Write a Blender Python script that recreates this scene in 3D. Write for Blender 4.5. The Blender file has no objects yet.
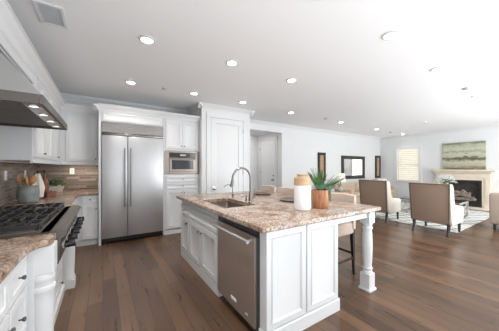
import bpy, bmesh, math, random
from mathutils import Matrix, Vector
random.seed(7)
S = bpy.context.scene
COL = S.collection
PI = math.pi

# ------------------------------------------------------------------ camera, world, light, exposure
cam_d = bpy.data.cameras.new('camera'); cam = bpy.data.objects.new('camera', cam_d); COL.objects.link(cam)
cam.location = (0, 0, 1.34)
cam.rotation_euler = (PI/2, 0, -math.atan(146.5/226.0))
cam_d.sensor_width = 36; cam_d.lens = 226.0/499*36; cam_d.shift_y = 2.5/499; cam_d.clip_start = .02
S.camera = cam
S.view_settings.view_transform = 'Standard'; S.view_settings.look = 'None'
S.view_settings.gamma = 1; S.view_settings.use_curve_mapping = False
S.view_settings.exposure = 0.68
w = bpy.data.worlds.new('sky'); S.world = w; w.use_nodes = True
w.node_tree.nodes['Background'].inputs[0].default_value = (.93, .97, 1, 1)
w.node_tree.nodes['Background'].inputs[1].default_value = .75
def area(name, loc, rot, sx, sy, power, col=(1, 1, 1)):
    l = bpy.data.lights.new(name, 'AREA'); l.shape = 'RECTANGLE'; l.size = sx; l.size_y = sy; l.energy = power; l.color = col
    o = bpy.data.objects.new(name, l); COL.objects.link(o); o.location = loc; o.rotation_euler = rot; return o
# living daylight from windows behind the camera; added fill lamps brighten kitchen, hall, ceiling
DAY = (.91, .965, 1)
area('fill_kitchen', (1.6, -2.45, 1.35), (PI/2+.3, 0, 0), 2.6, 2.0, 5, DAY)  # added fill lamp at an invented kitchen window
area('fill_left', (-.88, -1.3, 1.4), (PI/2+.3, 0, -PI/2), 1.7, 1.9, 16, DAY)  # added fill lamp from the left, for the island's side face
area('daylight_living', (6.5, -2.45, 1.35), (PI/2+.3, 0, 0), 5.2, 2.2, 140, DAY)
area('ceiling_fill_kitchen', (1.0, -1.1, .2), (PI, 0, 0), 3.2, 1.8, 46, DAY)  # added upward fill lamp low in the room, brightens the kitchen ceiling
area('ceiling_fill_living', (6.3, -1.75, .2), (PI, 0, 0), 6.2, 1.5, 172, DAY)  # likewise an added upward fill, for the living room ceiling
area('hall_fill', (3.95, 6.1, 2.48), (0, 0, 0), .5, .5, 4.5, (1, .97, .93))  # unseen lamp added to brighten the hall
area('daylight_side', (10.95, 4.26, 1.5), (0, PI/2, 0), 1.6, 1.1, 9, (1, .97, .9))

# ------------------------------------------------------------------ materials
def new_mat(name):
    m = bpy.data.materials.new(name); m.use_nodes = True
    nt = m.node_tree; return m, nt, nt.nodes['Principled BSDF']
def nd(nt, t, **k):
    n = nt.nodes.new(t)
    for a, v in k.items():
        if a in n.inputs: n.inputs[a].default_value = v
        else: setattr(n, a, v)
    return n
def mapping(nt, scale=(1, 1, 1), rot=(0, 0, 0), loc=(0, 0, 0)):
    tc = nd(nt, 'ShaderNodeTexCoord'); mp = nd(nt, 'ShaderNodeMapping')
    mp.inputs['Scale'].default_value = scale; mp.inputs['Rotation'].default_value = rot; mp.inputs['Location'].default_value = loc
    nt.links.new(tc.outputs['Object'], mp.inputs[0]); return mp.outputs[0]
def ramp(nt, src, stops):
    r = nd(nt, 'ShaderNodeValToRGB'); e = r.color_ramp.elements
    while len(e) < len(stops): e.new(.5)
    for i, (p, c) in enumerate(stops): e[i].position = p; e[i].color = (*c, 1)
    nt.links.new(src, r.inputs[0]); return r.outputs[0]
def mixc(nt, a, b, fac, mode='MIX'):
    m = nd(nt, 'ShaderNodeMix', data_type='RGBA', blend_type=mode)
    for s, v in ((6, a), (7, b), (0, fac)):
        if hasattr(v, 'is_output'): nt.links.new(v, m.inputs[s])
        else: m.inputs[s].default_value = (*v, 1) if isinstance(v, tuple) else v
    return m.outputs[2]
def plain(name, col, rough=.5, metal=0, noise=.0, nscale=40, bump=0, emit=0, coat=0):
    m, nt, b = new_mat(name)
    b.inputs['Base Color'].default_value = (*col, 1); b.inputs['Roughness'].default_value = rough; b.inputs['Metallic'].default_value = metal
    if coat: b.inputs['Coat Weight'].default_value = coat
    if noise or bump:
        n = nd(nt, 'ShaderNodeTexNoise', Scale=nscale, Detail=3); nt.links.new(mapping(nt), n.inputs['Vector'])
        if noise:
            lo = tuple(c*(1-noise) for c in col); hi = tuple(min(1, c*(1+noise)) for c in col)
            nt.links.new(ramp(nt, n.outputs[0], [(.3, lo), (.7, hi)]), b.inputs['Base Color'])
        if bump:
            bp = nd(nt, 'ShaderNodeBump', Strength=bump, Distance=.01); nt.links.new(n.outputs[0], bp.inputs['Height']); nt.links.new(bp.outputs[0], b.inputs['Normal'])
    if emit:
        b.inputs['Emission Color'].default_value = (1, .97, .92, 1); b.inputs['Emission Strength'].default_value = emit
    return m
M = {}
M['wall'] = plain('wall_paint', (.76, .762, .764), .7, noise=.01, nscale=3)
M['ceil'] = plain('ceiling_paint', (.92, .92, .93), .85, noise=.015, nscale=60)
M['trim'] = plain('trim_paint', (.76, .76, .764), .4)
M['cab'] = plain('cabinet_paint', (.70, .704, .708), .35, noise=.008, nscale=5)
M['bronze'] = plain('dark_nickel', (.10, .095, .09), .35, .8)
M['nickel'] = plain('brushed_nickel', (.27, .245, .22), .3, 1)
M['black'] = plain('black_iron', (.018, .018, .02), .5, noise=.2)
M['blackglass'] = plain('black_glass', (.012, .012, .014), .06)
M['blackwood'] = plain('black_wood', (.016, .014, .013), .35)
M['espresso'] = plain('espresso_wood', (.03, .022, .018), .45, noise=.2)
M['rubber'] = plain('dark_gasket', (.05, .055, .06), .5)
M['white_ceramic'] = plain('white_ceramic', (.86, .86, .86), .3, noise=.01)
M['plastic'] = plain('white_plastic', (.88, .88, .87), .4)
M['chrome'] = plain('chrome', (.72, .72, .73), .12, 1)
M['mirror'] = plain('mirror_glass', (.9, .91, .92), .02, 1)
M['lamp_on'] = plain('lamp_lens', (1, 1, 1), .5, emit=9)
M['hood_lens'] = plain('halogen_lens', (.9, .88, .82), .3, emit=.8)
M['green'] = plain('leaf_green', (.075, .16, .05), .5, noise=.5, nscale=14)
M['bluegreen'] = plain('succulent_green', (.20, .33, .24), .55, noise=.3, nscale=20)
M['petal'] = plain('white_petal', (.86, .87, .83), .6, noise=.05)
M['petalblue'] = plain('pale_blue_petal', (.80, .83, .86), .6, noise=.1, nscale=30)
M['cream_stone'] = plain('cream_stone', (.78, .68, .55), .55, noise=.06, nscale=6)
M['brass_dark'] = plain('dark_label', (.25, .24, .23), .4, .7)
M['sensor'] = plain('sensor_grey', (.45, .45, .46), .5)
M['shade'] = plain('lamp_shade_linen', (.80, .70, .58), .8, noise=.05, emit=.25)
M['glassy'] = plain('sea_glass', (.50, .56, .54), .12)
M['duct'] = plain('duct_grey', (.60, .60, .61), .7)
M['soil'] = plain('soil', (.05, .035, .025), .9, noise=.3)
M['linen'] = plain('white_linen', (.78, .74, .68), .9, noise=.05, nscale=150, bump=.2)

def fabric(name, col, sc=220, var=.12, bump=.35):
    m, nt, b = new_mat(name); v = mapping(nt)
    n = nd(nt, 'ShaderNodeTexNoise', Scale=sc, Detail=2); nt.links.new(v, n.inputs['Vector'])
    nt.links.new(ramp(nt, n.outputs[0], [(.3, tuple(c*(1-var) for c in col)), (.7, tuple(min(1, c*(1+var)) for c in col))]), b.inputs['Base Color'])
    bp = nd(nt, 'ShaderNodeBump', Strength=bump, Distance=.003); nt.links.new(n.outputs[0], bp.inputs['Height']); nt.links.new(bp.outputs[0], b.inputs['Normal'])
    b.inputs['Roughness'].default_value = .9; b.inputs['Sheen Weight'].default_value = .15
    return m
M['taupe'] = fabric('taupe_fabric', (.32, .225, .165))
M['cream'] = fabric('cream_fabric', (.70, .645, .56))
M['beige'] = fabric('beige_fabric', (.60, .49, .405))
M['tan'] = fabric('tan_fabric', (.52, .40, .29))
M['greige'] = fabric('greige_fabric', (.42, .34, .28))

def steel(name, col, rough, axis, metal=.9):
    m, nt, b = new_mat(name); sc = [6, 6, 6]; sc[axis] = 260
    n = nd(nt, 'ShaderNodeTexNoise', Scale=1, Detail=2); nt.links.new(mapping(nt, tuple(sc)), n.inputs['Vector'])
    nt.links.new(ramp(nt, n.outputs[0], [(.25, tuple(c*.93 for c in col)), (.75, tuple(c*1.05 for c in col))]), b.inputs['Base Color'])
    b.inputs['Metallic'].default_value = metal
    nt.links.new(ramp(nt, n.outputs[0], [(.3, (rough*.9,)*3), (.7, (rough*1.15,)*3)]), b.inputs['Roughness'])
    return m
M['steel'] = steel('brushed_steel', (.60, .59, .585), .34, 2)
M['steel_v'] = steel('brushed_steel_doors', (.55, .55, .56), .38, 0, .75)
M['steel_dw'] = steel('warm_brushed_steel', (.52, .435, .38), .36, 1, .75)
M['steel_hood'] = steel('satin_hood_steel', (.36, .355, .345), .45, 1)
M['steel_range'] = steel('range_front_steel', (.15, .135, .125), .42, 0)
M['burner_plate'] = plain('burner_plate', (.30, .25, .21), .3, .8)
M['steel_grille'] = steel('grille_steel', (.30, .28, .265), .26, 2)
M['steel_oven'] = steel('oven_front_steel', (.27, .23, .20), .33, 2)
M['steel_sink'] = steel('sink_steel', (.33, .27, .235), .32, 0)
M['handle_steel'] = plain('handle_steel', (.30, .295, .29), .3, .9)
M['steel_dark'] = steel('shaded_filter_steel', (.33, .32, .31), .4, 0)

def make_floor():
    m, nt, b = new_mat('hardwood_planks'); v = mapping(nt, (1, 1, 1), (0, 0, PI/2))
    br = nd(nt, 'ShaderNodeTexBrick', Scale=1.0); br.offset = .37; br.offset_frequency = 2
    for k, x in (('Mortar Size', .0026), ('Mortar Smooth', .3), ('Bias', 0.0), ('Brick Width', 1.35), ('Row Height', .127)): br.inputs[k].default_value = x
    br.inputs['Color1'].default_value = (0, 0, 0, 1); br.inputs['Color2'].default_value = (1, 1, 1, 1); br.inputs['Mortar'].default_value = (.5, .5, .5, 1)
    nt.links.new(v, br.inputs['Vector'])
    base = ramp(nt, br.outputs[0], [(0, (.085, .047, .028)), (.35, (.112, .063, .037)), (.7, (.135, .076, .044)), (1, (.175, .098, .056))])
    g = nd(nt, 'ShaderNodeTexNoise', Scale=1, Detail=6, Roughness=.65); nt.links.new(mapping(nt, (26, 1.6, 1)), g.inputs['Vector'])
    grain = ramp(nt, g.outputs[0], [(.25, (.62, .58, .55)), (.5, (1, 1, 1)), (.8, (1.25, 1.2, 1.15))])
    c = mixc(nt, base, grain, .75, 'MULTIPLY')
    g2 = nd(nt, 'ShaderNodeTexNoise', Scale=1.6, Detail=4); nt.links.new(mapping(nt, (2.2, .9, 1)), g2.inputs['Vector'])
    c = mixc(nt, c, ramp(nt, g2.outputs[0], [(.3, (.72, .72, .74)), (.7, (1.2, 1.16, 1.12))]), .7, 'MULTIPLY')
    c = mixc(nt, c, (.022, .013, .009), br.outputs[1]); b.inputs['Specular IOR Level'].default_value = .42
    nt.links.new(c, b.inputs['Base Color'])
    nt.links.new(ramp(nt, g.outputs[0], [(.2, (.24,)*3), (.8, (.36,)*3)]), b.inputs['Roughness'])
    bp = nd(nt, 'ShaderNodeBump', Strength=.25, Distance=.004); nt.links.new(g.outputs[0], bp.inputs['Height']); nt.links.new(bp.outputs[0], b.inputs['Normal'])
    return m
M['floor'] = make_floor()

def make_granite():
    m, nt, b = new_mat('granite'); v = mapping(nt)
    big = nd(nt, 'ShaderNodeTexNoise', Scale=3.2, Detail=5, Roughness=.6, Distortion=1.6); nt.links.new(v, big.inputs['Vector'])
    c = ramp(nt, big.outputs[0], [(.28, (.13, .075, .05)), (.40, (.30, .185, .125)), (.50, (.44, .32, .24)), (.60, (.50, .41, .335)), (.74, (.27, .17, .12))])
    sp = nd(nt, 'ShaderNodeTexNoise', Scale=48, Detail=5, Roughness=.8); nt.links.new(v, sp.inputs['Vector'])
    c = mixc(nt, c, ramp(nt, sp.outputs[0], [(.38, (.16, .14, .14)), (.46, (.72, .70, .69)), (.54, (1, 1, 1)), (.66, (1.45, 1.43, 1.40))]), .95, 'MULTIPLY')
    md = nd(nt, 'ShaderNodeTexNoise', Scale=26, Detail=6, Roughness=.78, Distortion=.5); nt.links.new(v, md.inputs['Vector'])
    c = mixc(nt, c, (.13, .115, .11), ramp(nt, md.outputs[0], [(.545, (0, 0, 0)), (.60, (.9, .9, .9))]))
    c = mixc(nt, c, (.72, .68, .62), ramp(nt, md.outputs[0], [(.30, (.8, .8, .8)), (.40, (0, 0, 0))]))
    nt.links.new(c, b.inputs['Base Color']); b.inputs['Roughness'].default_value = .26
    return m
M['granite'] = make_granite()

def make_tile(name, rot):
    m, nt, b = new_mat(name); v = mapping(nt, (1, 1, 1), rot)
    br = nd(nt, 'ShaderNodeTexBrick', Scale=1.0); br.offset = .43; br.squash = .7; br.squash_frequency = 3
    for k, x in (('Mortar Size', .003), ('Bias', 0.0), ('Brick Width', .27), ('Row Height', .042)): br.inputs[k].default_value = x
    br.inputs['Color1'].default_value = (0, 0, 0, 1); br.inputs['Color2'].default_value = (1, 1, 1, 1); br.inputs['Mortar'].default_value = (.5,)*3+(1,)
    nt.links.new(v, br.inputs['Vector'])
    c = ramp(nt, br.outputs[0], [(0, (.14, .105, .09)), (.4, (.20, .155, .132)), (.7, (.26, .205, .175)), (1, (.34, .28, .245))])
    c = mixc(nt, c, (.30, .27, .24), br.outputs[1]); nt.links.new(c, b.inputs['Base Color'])
    b.inputs['Roughness'].default_value = .25
    return m
M['tile_x'] = make_tile('mosaic_tile_back', (-PI/2, 0, 0))
M['tile_y'] = make_tile('mosaic_tile_side', (-PI/2, 0, 0))
def fix_tile_y():
    nt = M['tile_y'].node_tree
    mp = [n for n in nt.nodes if n.type == 'MAPPING'][0]; mp.inputs['Rotation'].default_value = (0, 0, 0)
    tc = [n for n in nt.nodes if n.type == 'TEX_COORD'][0]; sp = nd(nt, 'ShaderNodeSeparateXYZ'); cb = nd(nt, 'ShaderNodeCombineXYZ')
    nt.links.new(tc.outputs['Object'], sp.inputs[0]); nt.links.new(sp.outputs[1], cb.inputs[0]); nt.links.new(sp.outputs[2], cb.inputs[1]); nt.links.new(cb.outputs[0], mp.inputs[0])
fix_tile_y()

def wood(name, a, bcol, sc=(3, 3, 40), rough=.45):
    m, nt, b = new_mat(name)
    n = nd(nt, 'ShaderNodeTexNoise', Scale=1, Detail=5, Distortion=.6); nt.links.new(mapping(nt, sc), n.inputs['Vector'])
    nt.links.new(ramp(nt, n.outputs[0], [(.3, a), (.7, bcol)]), b.inputs['Base Color']); b.inputs['Roughness'].default_value = rough
    return m
M['pot_wood'] = wood('red_brown_pot_wood', (.24, .085, .035), (.50, .23, .11), (40, 40, 5))
M['tan_wood'] = wood('tan_mango_wood', (.42, .27, .15), (.60, .42, .26), (4, 4, 30))
M['spoon_wood'] = wood('spoon_wood', (.40, .19, .075), (.58, .32, .15), (30, 30, 4))
M['red_wood'] = wood('cherry_wood', (.16, .05, .025), (.30, .11, .055), (5, 5, 40))
M['panel_tan'] = wood('carved_tan_panel', (.32, .19, .10), (.55, .38, .24), (60, 60, 25))
M['charger'] = wood('dark_charger_wood', (.035, .022, .015), (.13, .075, .04), (6, 40, 6), .35)
M['log'] = wood('ceramic_log', (.12, .09, .07), (.40, .32, .26), (20, 20, 20), .8)
M['wicker'] = wood('whitewashed_wicker', (.40, .35, .31), (.80, .76, .71), (60, 60, 60), .8)
M['crock'] = plain('grey_blue_stoneware', (.21, .235, .23), .4, noise=.25, nscale=14)
M['firebrick'] = plain('firebox_brick', (.06, .05, .045), .9, noise=.35, nscale=12)

def make_painting():
    m, nt, b = new_mat('landscape_canvas'); tc = nd(nt, 'ShaderNodeTexCoord'); sp = nd(nt, 'ShaderNodeSeparateXYZ'); nt.links.new(tc.outputs['Object'], sp.inputs[0])
    n = nd(nt, 'ShaderNodeTexNoise', Scale=1, Detail=6, Roughness=.65); nt.links.new(mapping(nt, (5, 3, 16)), n.inputs['Vector'])
    ad = nd(nt, 'ShaderNodeMath', operation='MULTIPLY_ADD'); nt.links.new(n.outputs[0], ad.inputs[0]); ad.inputs[1].default_value = .42; nt.links.new(sp.outputs[2], ad.inputs[2])
    mr = nd(nt, 'ShaderNodeMapRange'); nt.links.new(ad.outputs[0], mr.inputs[0]); mr.inputs[1].default_value = .21; mr.inputs[2].default_value = 1.13
    c = ramp(nt, mr.outputs[0], [(0, (.14, .11, .07)), (.12, (.40, .36, .24)), (.30, (.50, .50, .38)), (.38, (.17, .16, .10)), (.44, (.10, .085, .05)), (.48, (.46, .45, .32)),
                                 (.62, (.52, .54, .42)), (.68, (.30, .31, .22)), (.76, (.55, .56, .43)), (.92, (.42, .44, .32)), (1, (.22, .22, .15))])
    nt.links.new(c, b.inputs['Base Color']); b.inputs['Roughness'].default_value = .7
    return m
M['painting'] = make_painting()
def make_rug():
    m, nt, b = new_mat('rug_pile'); v = mapping(nt, (1, 1, 1), (0, 0, .5))
    wv = nd(nt, 'ShaderNodeTexWave', Scale=1.5, Distortion=3.5, Detail=1.5); wv.inputs['Detail Scale'].default_value = 1.2; nt.links.new(v, wv.inputs['Vector'])
    v2 = mapping(nt, (1, 1, 1), (0, 0, 2.0)); w2 = nd(nt, 'ShaderNodeTexWave', Scale=1.1, Distortion=4, Detail=1.5); nt.links.new(v2, w2.inputs['Vector'])
    a = ramp(nt, wv.outputs[0], [(.0, (.36, .38, .36)), (.06, (.42, .43, .41)), (.13, (.78, .77, .73))])
    c = ramp(nt, w2.outputs[0], [(.0, (.4, .42, .41)), (.06, (.5, .5, .5)), (.13, (1, 1, 1))])
    nt.links.new(mixc(nt, a, c, 1.0, 'MULTIPLY'), b.inputs['Base Color']); b.inputs['Roughness'].default_value = .95
    return m
M['rug'] = make_rug()
def make_glass():
    m, nt, b = new_mat('window_glass'); t = nd(nt, 'ShaderNodeBsdfTransparent'); g = nd(nt, 'ShaderNodeBsdfGlossy', Roughness=.02); mx = nd(nt, 'ShaderNodeMixShader'); mx.inputs[0].default_value = .06
    nt.links.new(t.outputs[0], mx.inputs[1]); nt.links.new(g.outputs[0], mx.inputs[2]); nt.links.new(mx.outputs[0], nt.nodes['Material Output'].inputs[0])
    return m
M['glass'] = make_glass()
def make_blind():
    m, nt, b = new_mat('blind_slat'); b.inputs['Base Color'].default_value = (.84, .80, .72, 1); b.inputs['Roughness'].default_value = .6
    t = nd(nt, 'ShaderNodeBsdfTranslucent'); t.inputs[0].default_value = (.9, .84, .72, 1); mx = nd(nt, 'ShaderNodeMixShader'); mx.inputs[0].default_value = .4
    nt.links.new(b.outputs[0], mx.inputs[1]); nt.links.new(t.outputs[0], mx.inputs[2]); nt.links.new(mx.outputs[0], nt.nodes['Material Output'].inputs[0])
    return m
M['blind'] = make_blind()

# ------------------------------------------------------------------ geometry helpers
def FR(x, y, z, deg=0):                 # local x runs along the face, local -y looks out of it
    return Matrix.Translation((x, y, z)) @ Matrix.Rotation(math.radians(deg), 4, 'Z')
def bevel_all(bm, faces_geom, b, seg=1):
    es = list({e for f in faces_geom for e in f.edges})
    bmesh.ops.bevel(bm, geom=es, offset=b, segments=seg, affect='EDGES', profile=.5, clamp_overlap=True)
def box(bm, x0, x1, y0, y1, z0, z1, b=0, mat=None, seg=1):
    t = bmesh.new()
    M4 = Matrix.Translation(((x0+x1)/2, (y0+y1)/2, (z0+z1)/2)) @ Matrix.Diagonal((abs(x1-x0), abs(y1-y0), abs(z1-z0), 1))
    bmesh.ops.create_cube(t, size=1, matrix=M4)
    if b: bevel_all(t, t.faces[:], b, seg)
    merge(bm, t, mat)
    return bm
def merge(bm, t, mat=None):
    if mat is not None: t.transform(mat)
    me = bpy.data.meshes.new('tmp'); t.to_mesh(me); t.free(); bm.from_mesh(me); bpy.data.meshes.remove(me)
def B(*a, **k): return box(bmesh.new(), *a, **k)
def rect_rings(bm, w, h, rings, mat=None, cap_back=True):
    """nested rectangles: (inset, y) from the back outwards and inwards again; last one is capped"""
    t = bmesh.new(); prev = None
    for ins, y in rings:
        r = [t.verts.new(p) for p in ((ins, y, ins), (w-ins, y, ins), (w-ins, y, h-ins), (ins, y, h-ins))]
        if prev is None:
            if cap_back: t.faces.new(r[::-1])
        else:
            for i in range(4): t.faces.new((prev[i], prev[(i+1) % 4], r[(i+1) % 4], r[i]))
        prev = r
    t.faces.new(prev)
    bmesh.ops.recalc_face_normals(t, faces=t.faces[:])
    merge(bm, t, mat); return bm
def panel_door(w, h, mat, st=.055, t=.02):
    return rect_rings(bmesh.new(), w, h, [(0, 0), (0, -t+.002), (.002, -t), (st, -t), (st+.006, -t+.007), (st+.013, -t+.007), (st+.02, -t+.011)], mat)
def slab_drawer(w, h, mat, t=.02):
    s = min(.035, h*.28)
    return rect_rings(bmesh.new(), w, h, [(0, 0), (0, -t+.002), (.002, -t), (s, -t), (s+.006, -t+.006), (s+.01, -t+.006), (s+.015, -t+.009)], mat)
def lathe(bm, prof, seg=20, mat=None, cap=True):
    t = bmesh.new(); prev = None
    for r, z in prof:
        ring = [t.verts.new((r*math.cos(2*PI*i/seg), r*math.sin(2*PI*i/seg), z)) for i in range(seg)]
        if prev:
            for i in range(seg): t.faces.new((prev[i], prev[(i+1) % seg], ring[(i+1) % seg], ring[i]))
        elif cap: t.faces.new(ring[::-1])
        prev = ring
    if cap: t.faces.new(prev)
    merge(bm, t, mat); return bm
def tube(bm, pts, r, seg=8, mat=None, radii=None):
    t = bmesh.new(); P = [Vector(p) for p in pts]; prev = None; n0 = None
    for i, p in enumerate(P):
        d = (P[min(i+1, len(P)-1)] - P[max(i-1, 0)]).normalized()
        if n0 is None:
            n0 = d.orthogonal().normalized()
        n0 = (n0 - d*n0.dot(d)).normalized(); b2 = d.cross(n0); rr = radii[i] if radii else r
        ring = [t.verts.new(p + n0*rr*math.cos(2*PI*k/seg) + b2*rr*math.sin(2*PI*k/seg)) for k in range(seg)]
        if prev:
            for k in range(seg): t.faces.new((prev[k], prev[(k+1) % seg], ring[(k+1) % seg], ring[k]))
        else: t.faces.new(ring[::-1])
        prev = ring
    t.faces.new(prev); merge(bm, t, mat); return bm
def prism(bm, poly, z0, z1, b=0, mat=None, seg=1):
    t = bmesh.new(); lo = [t.verts.new((x, y, z0)) for x, y in poly]; hi = [t.verts.new((x, y, z1)) for x, y in poly]; n = len(poly)
    t.faces.new(lo[::-1]); t.faces.new(hi)
    for i in range(n): t.faces.new((lo[i], lo[(i+1) % n], hi[(i+1) % n], hi[i]))
    bmesh.ops.recalc_face_normals(t, faces=t.faces[:])
    if b: bevel_all(t, t.faces[:], b, seg)
    merge(bm, t, mat); return bm
def sweep(bm, prof, p0, p1, out):
    """prof: (distance out, z) closed outline, carried from p0 to p1; out: unit vector"""
    t = bmesh.new(); o = Vector(out)
    a = [t.verts.new(Vector((p0[0], p0[1], 0)) + o*d + Vector((0, 0, z))) for d, z in prof]
    c = [t.verts.new(Vector((p1[0], p1[1], 0)) + o*d + Vector((0, 0, z))) for d, z in prof]
    n = len(prof); t.faces.new(a[::-1]); t.faces.new(c)
    for i in range(n): t.faces.new((a[i], a[(i+1) % n], c[(i+1) % n], c[i]))
    bmesh.ops.recalc_face_normals(t, faces=t.faces[:]); merge(bm, t); return bm
def crown_prof(z, d=.075, h=.09, e=.0):
    return [(e, z-h), (e+.012, z-h), (e+.016, z-h*.82), (e+d*.42, z-h*.55), (e+d*.78, z-h*.28), (e+d*.85, z-h*.14), (e+d, z-h*.10), (e+d, z), (e, z)]
def quad_leaf(bm, base, d, up, length, wid, curl=.3, n=5, thick=.003):
    """a pointed blade with a keel"""
    t = bmesh.new(); d = Vector(d).normalized(); up = Vector(up); side = d.cross(up).normalized(); nrm = side.cross(d).normalized(); rows = []
    for i in range(n+1):
        u = i/n; c = Vector(base) + d*length*u - Vector((0, 0, 1))*curl*length*u*u
        ww = wid*(.55+.9*u)*(1-u)**.8 if u < 1 else 0; ww = max(ww, .0008)
        rows.append([t.verts.new(c-side*ww), t.verts.new(c-nrm*(ww*.35+thick)), t.verts.new(c+side*ww), t.verts.new(c-nrm*ww*.30)])
    for a, b2 in zip(rows, rows[1:]):
        for k in range(4): t.faces.new((a[k], a[(k+1) % 4], b2[(k+1) % 4], b2[k]))
    t.faces.new(rows[0]); t.faces.new(rows[-1][::-1])
    bmesh.ops.recalc_face_normals(t, faces=t.faces[:]); merge(bm, t); return bm

WORLD = {}
def wm(o): return WORLD[o.name] if o is not None else Matrix.Identity(4)
def obj(name, bm, mat, parent=None, label=None, smooth=35):
    """link ONE mesh object; bm is in world coordinates and becomes local to its parent"""
    if parent is not None: bm.transform(wm(parent).inverted())
    me = bpy.data.meshes.new(name); bm.to_mesh(me); bm.free()
    if smooth:
        for p in me.polygons: p.use_smooth = True
        me.set_sharp_from_angle(angle=math.radians(smooth))
    me.materials.append(M[mat] if isinstance(mat, str) else mat)
    o = bpy.data.objects.new(name, me); COL.objects.link(o)
    WORLD[o.name] = wm(parent).copy()
    if parent is not None: o.parent = parent
    if label: o['label'] = label
    return o
def thing(name, label, cat, loc=(0, 0, 0), rz=0, group=None):
    o = bpy.data.objects.new(name, None); COL.objects.link(o); o.location = loc; o.rotation_euler = (0, 0, math.radians(rz)); o.empty_display_size = .1
    WORLD[o.name] = FR(*loc, rz); o['label'] = label; o['category'] = cat
    if group: o['group'] = group
    return o
def tag(o, label, cat, group=None, loc=None):
    o['label'] = label; o['category'] = cat
    if group: o['group'] = group
    if loc is not None:
        o.data.transform(Matrix.Translation(loc).inverted()); o.location = loc; WORLD[o.name] = FR(*loc)
    return o
def struct(name, bm, mat, parent=None, smooth=35):
    o = obj(name, bm, mat, parent, smooth=smooth)
    if parent is None: o['kind'] = 'structure'
    return o
def dup(root, loc, rz, label, group=None):
    r = root.copy(); COL.objects.link(r); r.location = loc; r.rotation_euler = (0, 0, math.radians(rz)); r['label'] = label
    WORLD[r.name] = FR(*loc, rz)
    if group: r['group'] = group
    for ch in list(root.children):
        c = ch.copy(); COL.objects.link(c); c.parent = r; WORLD[c.name] = WORLD[r.name]
        for g in ch.children:
            d = g.copy(); COL.objects.link(d); d.parent = c
    return r
def knob(fr, x, z, parent, out=.02, mat='bronze'):
    """round cabinet knob standing out of a face"""
    t = bmesh.new(); lathe(t, [(.004, 0), (.004, .012), (.010, .017), (.0125, .023), (.010, .028), (.004, .030)], 12, Matrix.Rotation(PI/2, 4, 'X'))
    t.transform(fr @ Matrix.Translation((x, -out, z)))
    return obj('knob', t, mat, parent)
def door(fr, x0, x1, z0, z1, parent, kn=None, g=.002, st=.055, name='door'):
    d = obj(name, panel_door(x1-x0-2*g, z1-z0-2*g, fr @ Matrix.Translation((x0+g, 0, z0+g)), st), 'cab', parent)
    if kn: knob(fr, kn[0], kn[1], d)
    return d
def drawer(fr, x0, x1, z0, z1, parent, kn=True, g=.002):
    d = obj('drawer', slab_drawer(x1-x0-2*g, z1-z0-2*g, fr @ Matrix.Translation((x0+g, 0, z0+g))), 'cab', parent)
    if kn: knob(fr, (x0+x1)/2, (z0+z1)/2, d, .016)
    return d

# ------------------------------------------------------------------ the room
CE = 2.70; XL = -.98; XR = 10.55; YB = 5.37; YF = -2.6
struct('floor', B(XL-.2, XR+.2, YF-.2, 7.0, -.1, 0), 'floor')
struct('ceiling', B(XL-.2, XR+.2, YF-.2, YB+.12, CE, CE+.1), 'ceil')
bm = B(XL-.12, XL, -.45, YB+.12, 0, CE); box(bm, XL-.12, XL, YF, -2.15, 0, CE); box(bm, XL-.12, XL, -2.15, -.45, 0, .3); box(bm, XL-.12, XL, -2.15, -.45, 2.35, CE)
struct('wall_left', bm, 'wall')
bm = bmesh.new()
for a in ((-2.15, -2.09, .3, 2.35), (-.51, -.45, .3, 2.35), (-1.33, -1.27, .3, 2.35), (-2.15, -.45, .3, .36), (-2.15, -.45, 2.29, 2.35)): box(bm, XL-.09, XL-.03, *a)
wn = struct('window_4', bm, 'trim'); obj('window_pane', B(XL-.065, XL-.06, -2.15, -.45, .3, 2.35), 'glass', wn)  # unseen window, added to let in light from the left
bm = B(XL, 3.25, YB, YB+.12, 0, CE); box(bm, 4.69, XR+.12, YB, YB+.12, 0, CE); box(bm, 3.25, 4.69, YB, YB+.12, 2.44, CE)
struct('wall_back', bm, 'wall')
WY0, WY1, WZ0, WZ1 = 3.86, 4.66, .80, 2.16
bm = B(XR, XR+.12, YF, WY0, 0, CE); box(bm, XR, XR+.12, WY1, YB, 0, CE); box(bm, XR, XR+.12, WY0, WY1, 0, WZ0); box(bm, XR, XR+.12, WY0, WY1, WZ1, CE)
struct('wall_right', bm, 'wall')
bm = bmesh.new(); xs = [XL, .3, 2.9, 3.9, 9.1, XR]
box(bm, xs[0], xs[1], YF-.12, YF, 0, CE); box(bm, xs[2], xs[3], YF-.12, YF, 0, CE); box(bm, xs[4], xs[5]+.12, YF-.12, YF, 0, CE)
box(bm, xs[1], xs[2], YF-.12, YF, 2.35, CE); box(bm, xs[3], xs[4], YF-.12, YF, 2.45, CE); box(bm, xs[1], xs[2], YF-.12, YF, 0, .35)
struct('wall_front', bm, 'wall')
for n, (a, b_, z0, z1) in ((2, (.3, 2.9, .35, 2.35)), (3, (3.9, 9.1, 0, 2.45))):  # the first, in the kitchen, is unseen and added for its light
    k = 2 if n == 2 else 4; bm = bmesh.new()
    box(bm, a, b_, YF-.09, YF-.03, z0, z0+.06); box(bm, a, b_, YF-.09, YF-.03, z1-.06, z1)
    for i in range(k+1):
        x = a+.03+(b_-a-.06)*i/k; box(bm, x-.03, x+.03, YF-.09, YF-.03, z0, z1)
    wn = struct(f'window_{n}', bm, 'trim')
    obj('window_pane', B(a, b_, YF-.065, YF-.06, z0, z1), 'glass', wn)
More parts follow.
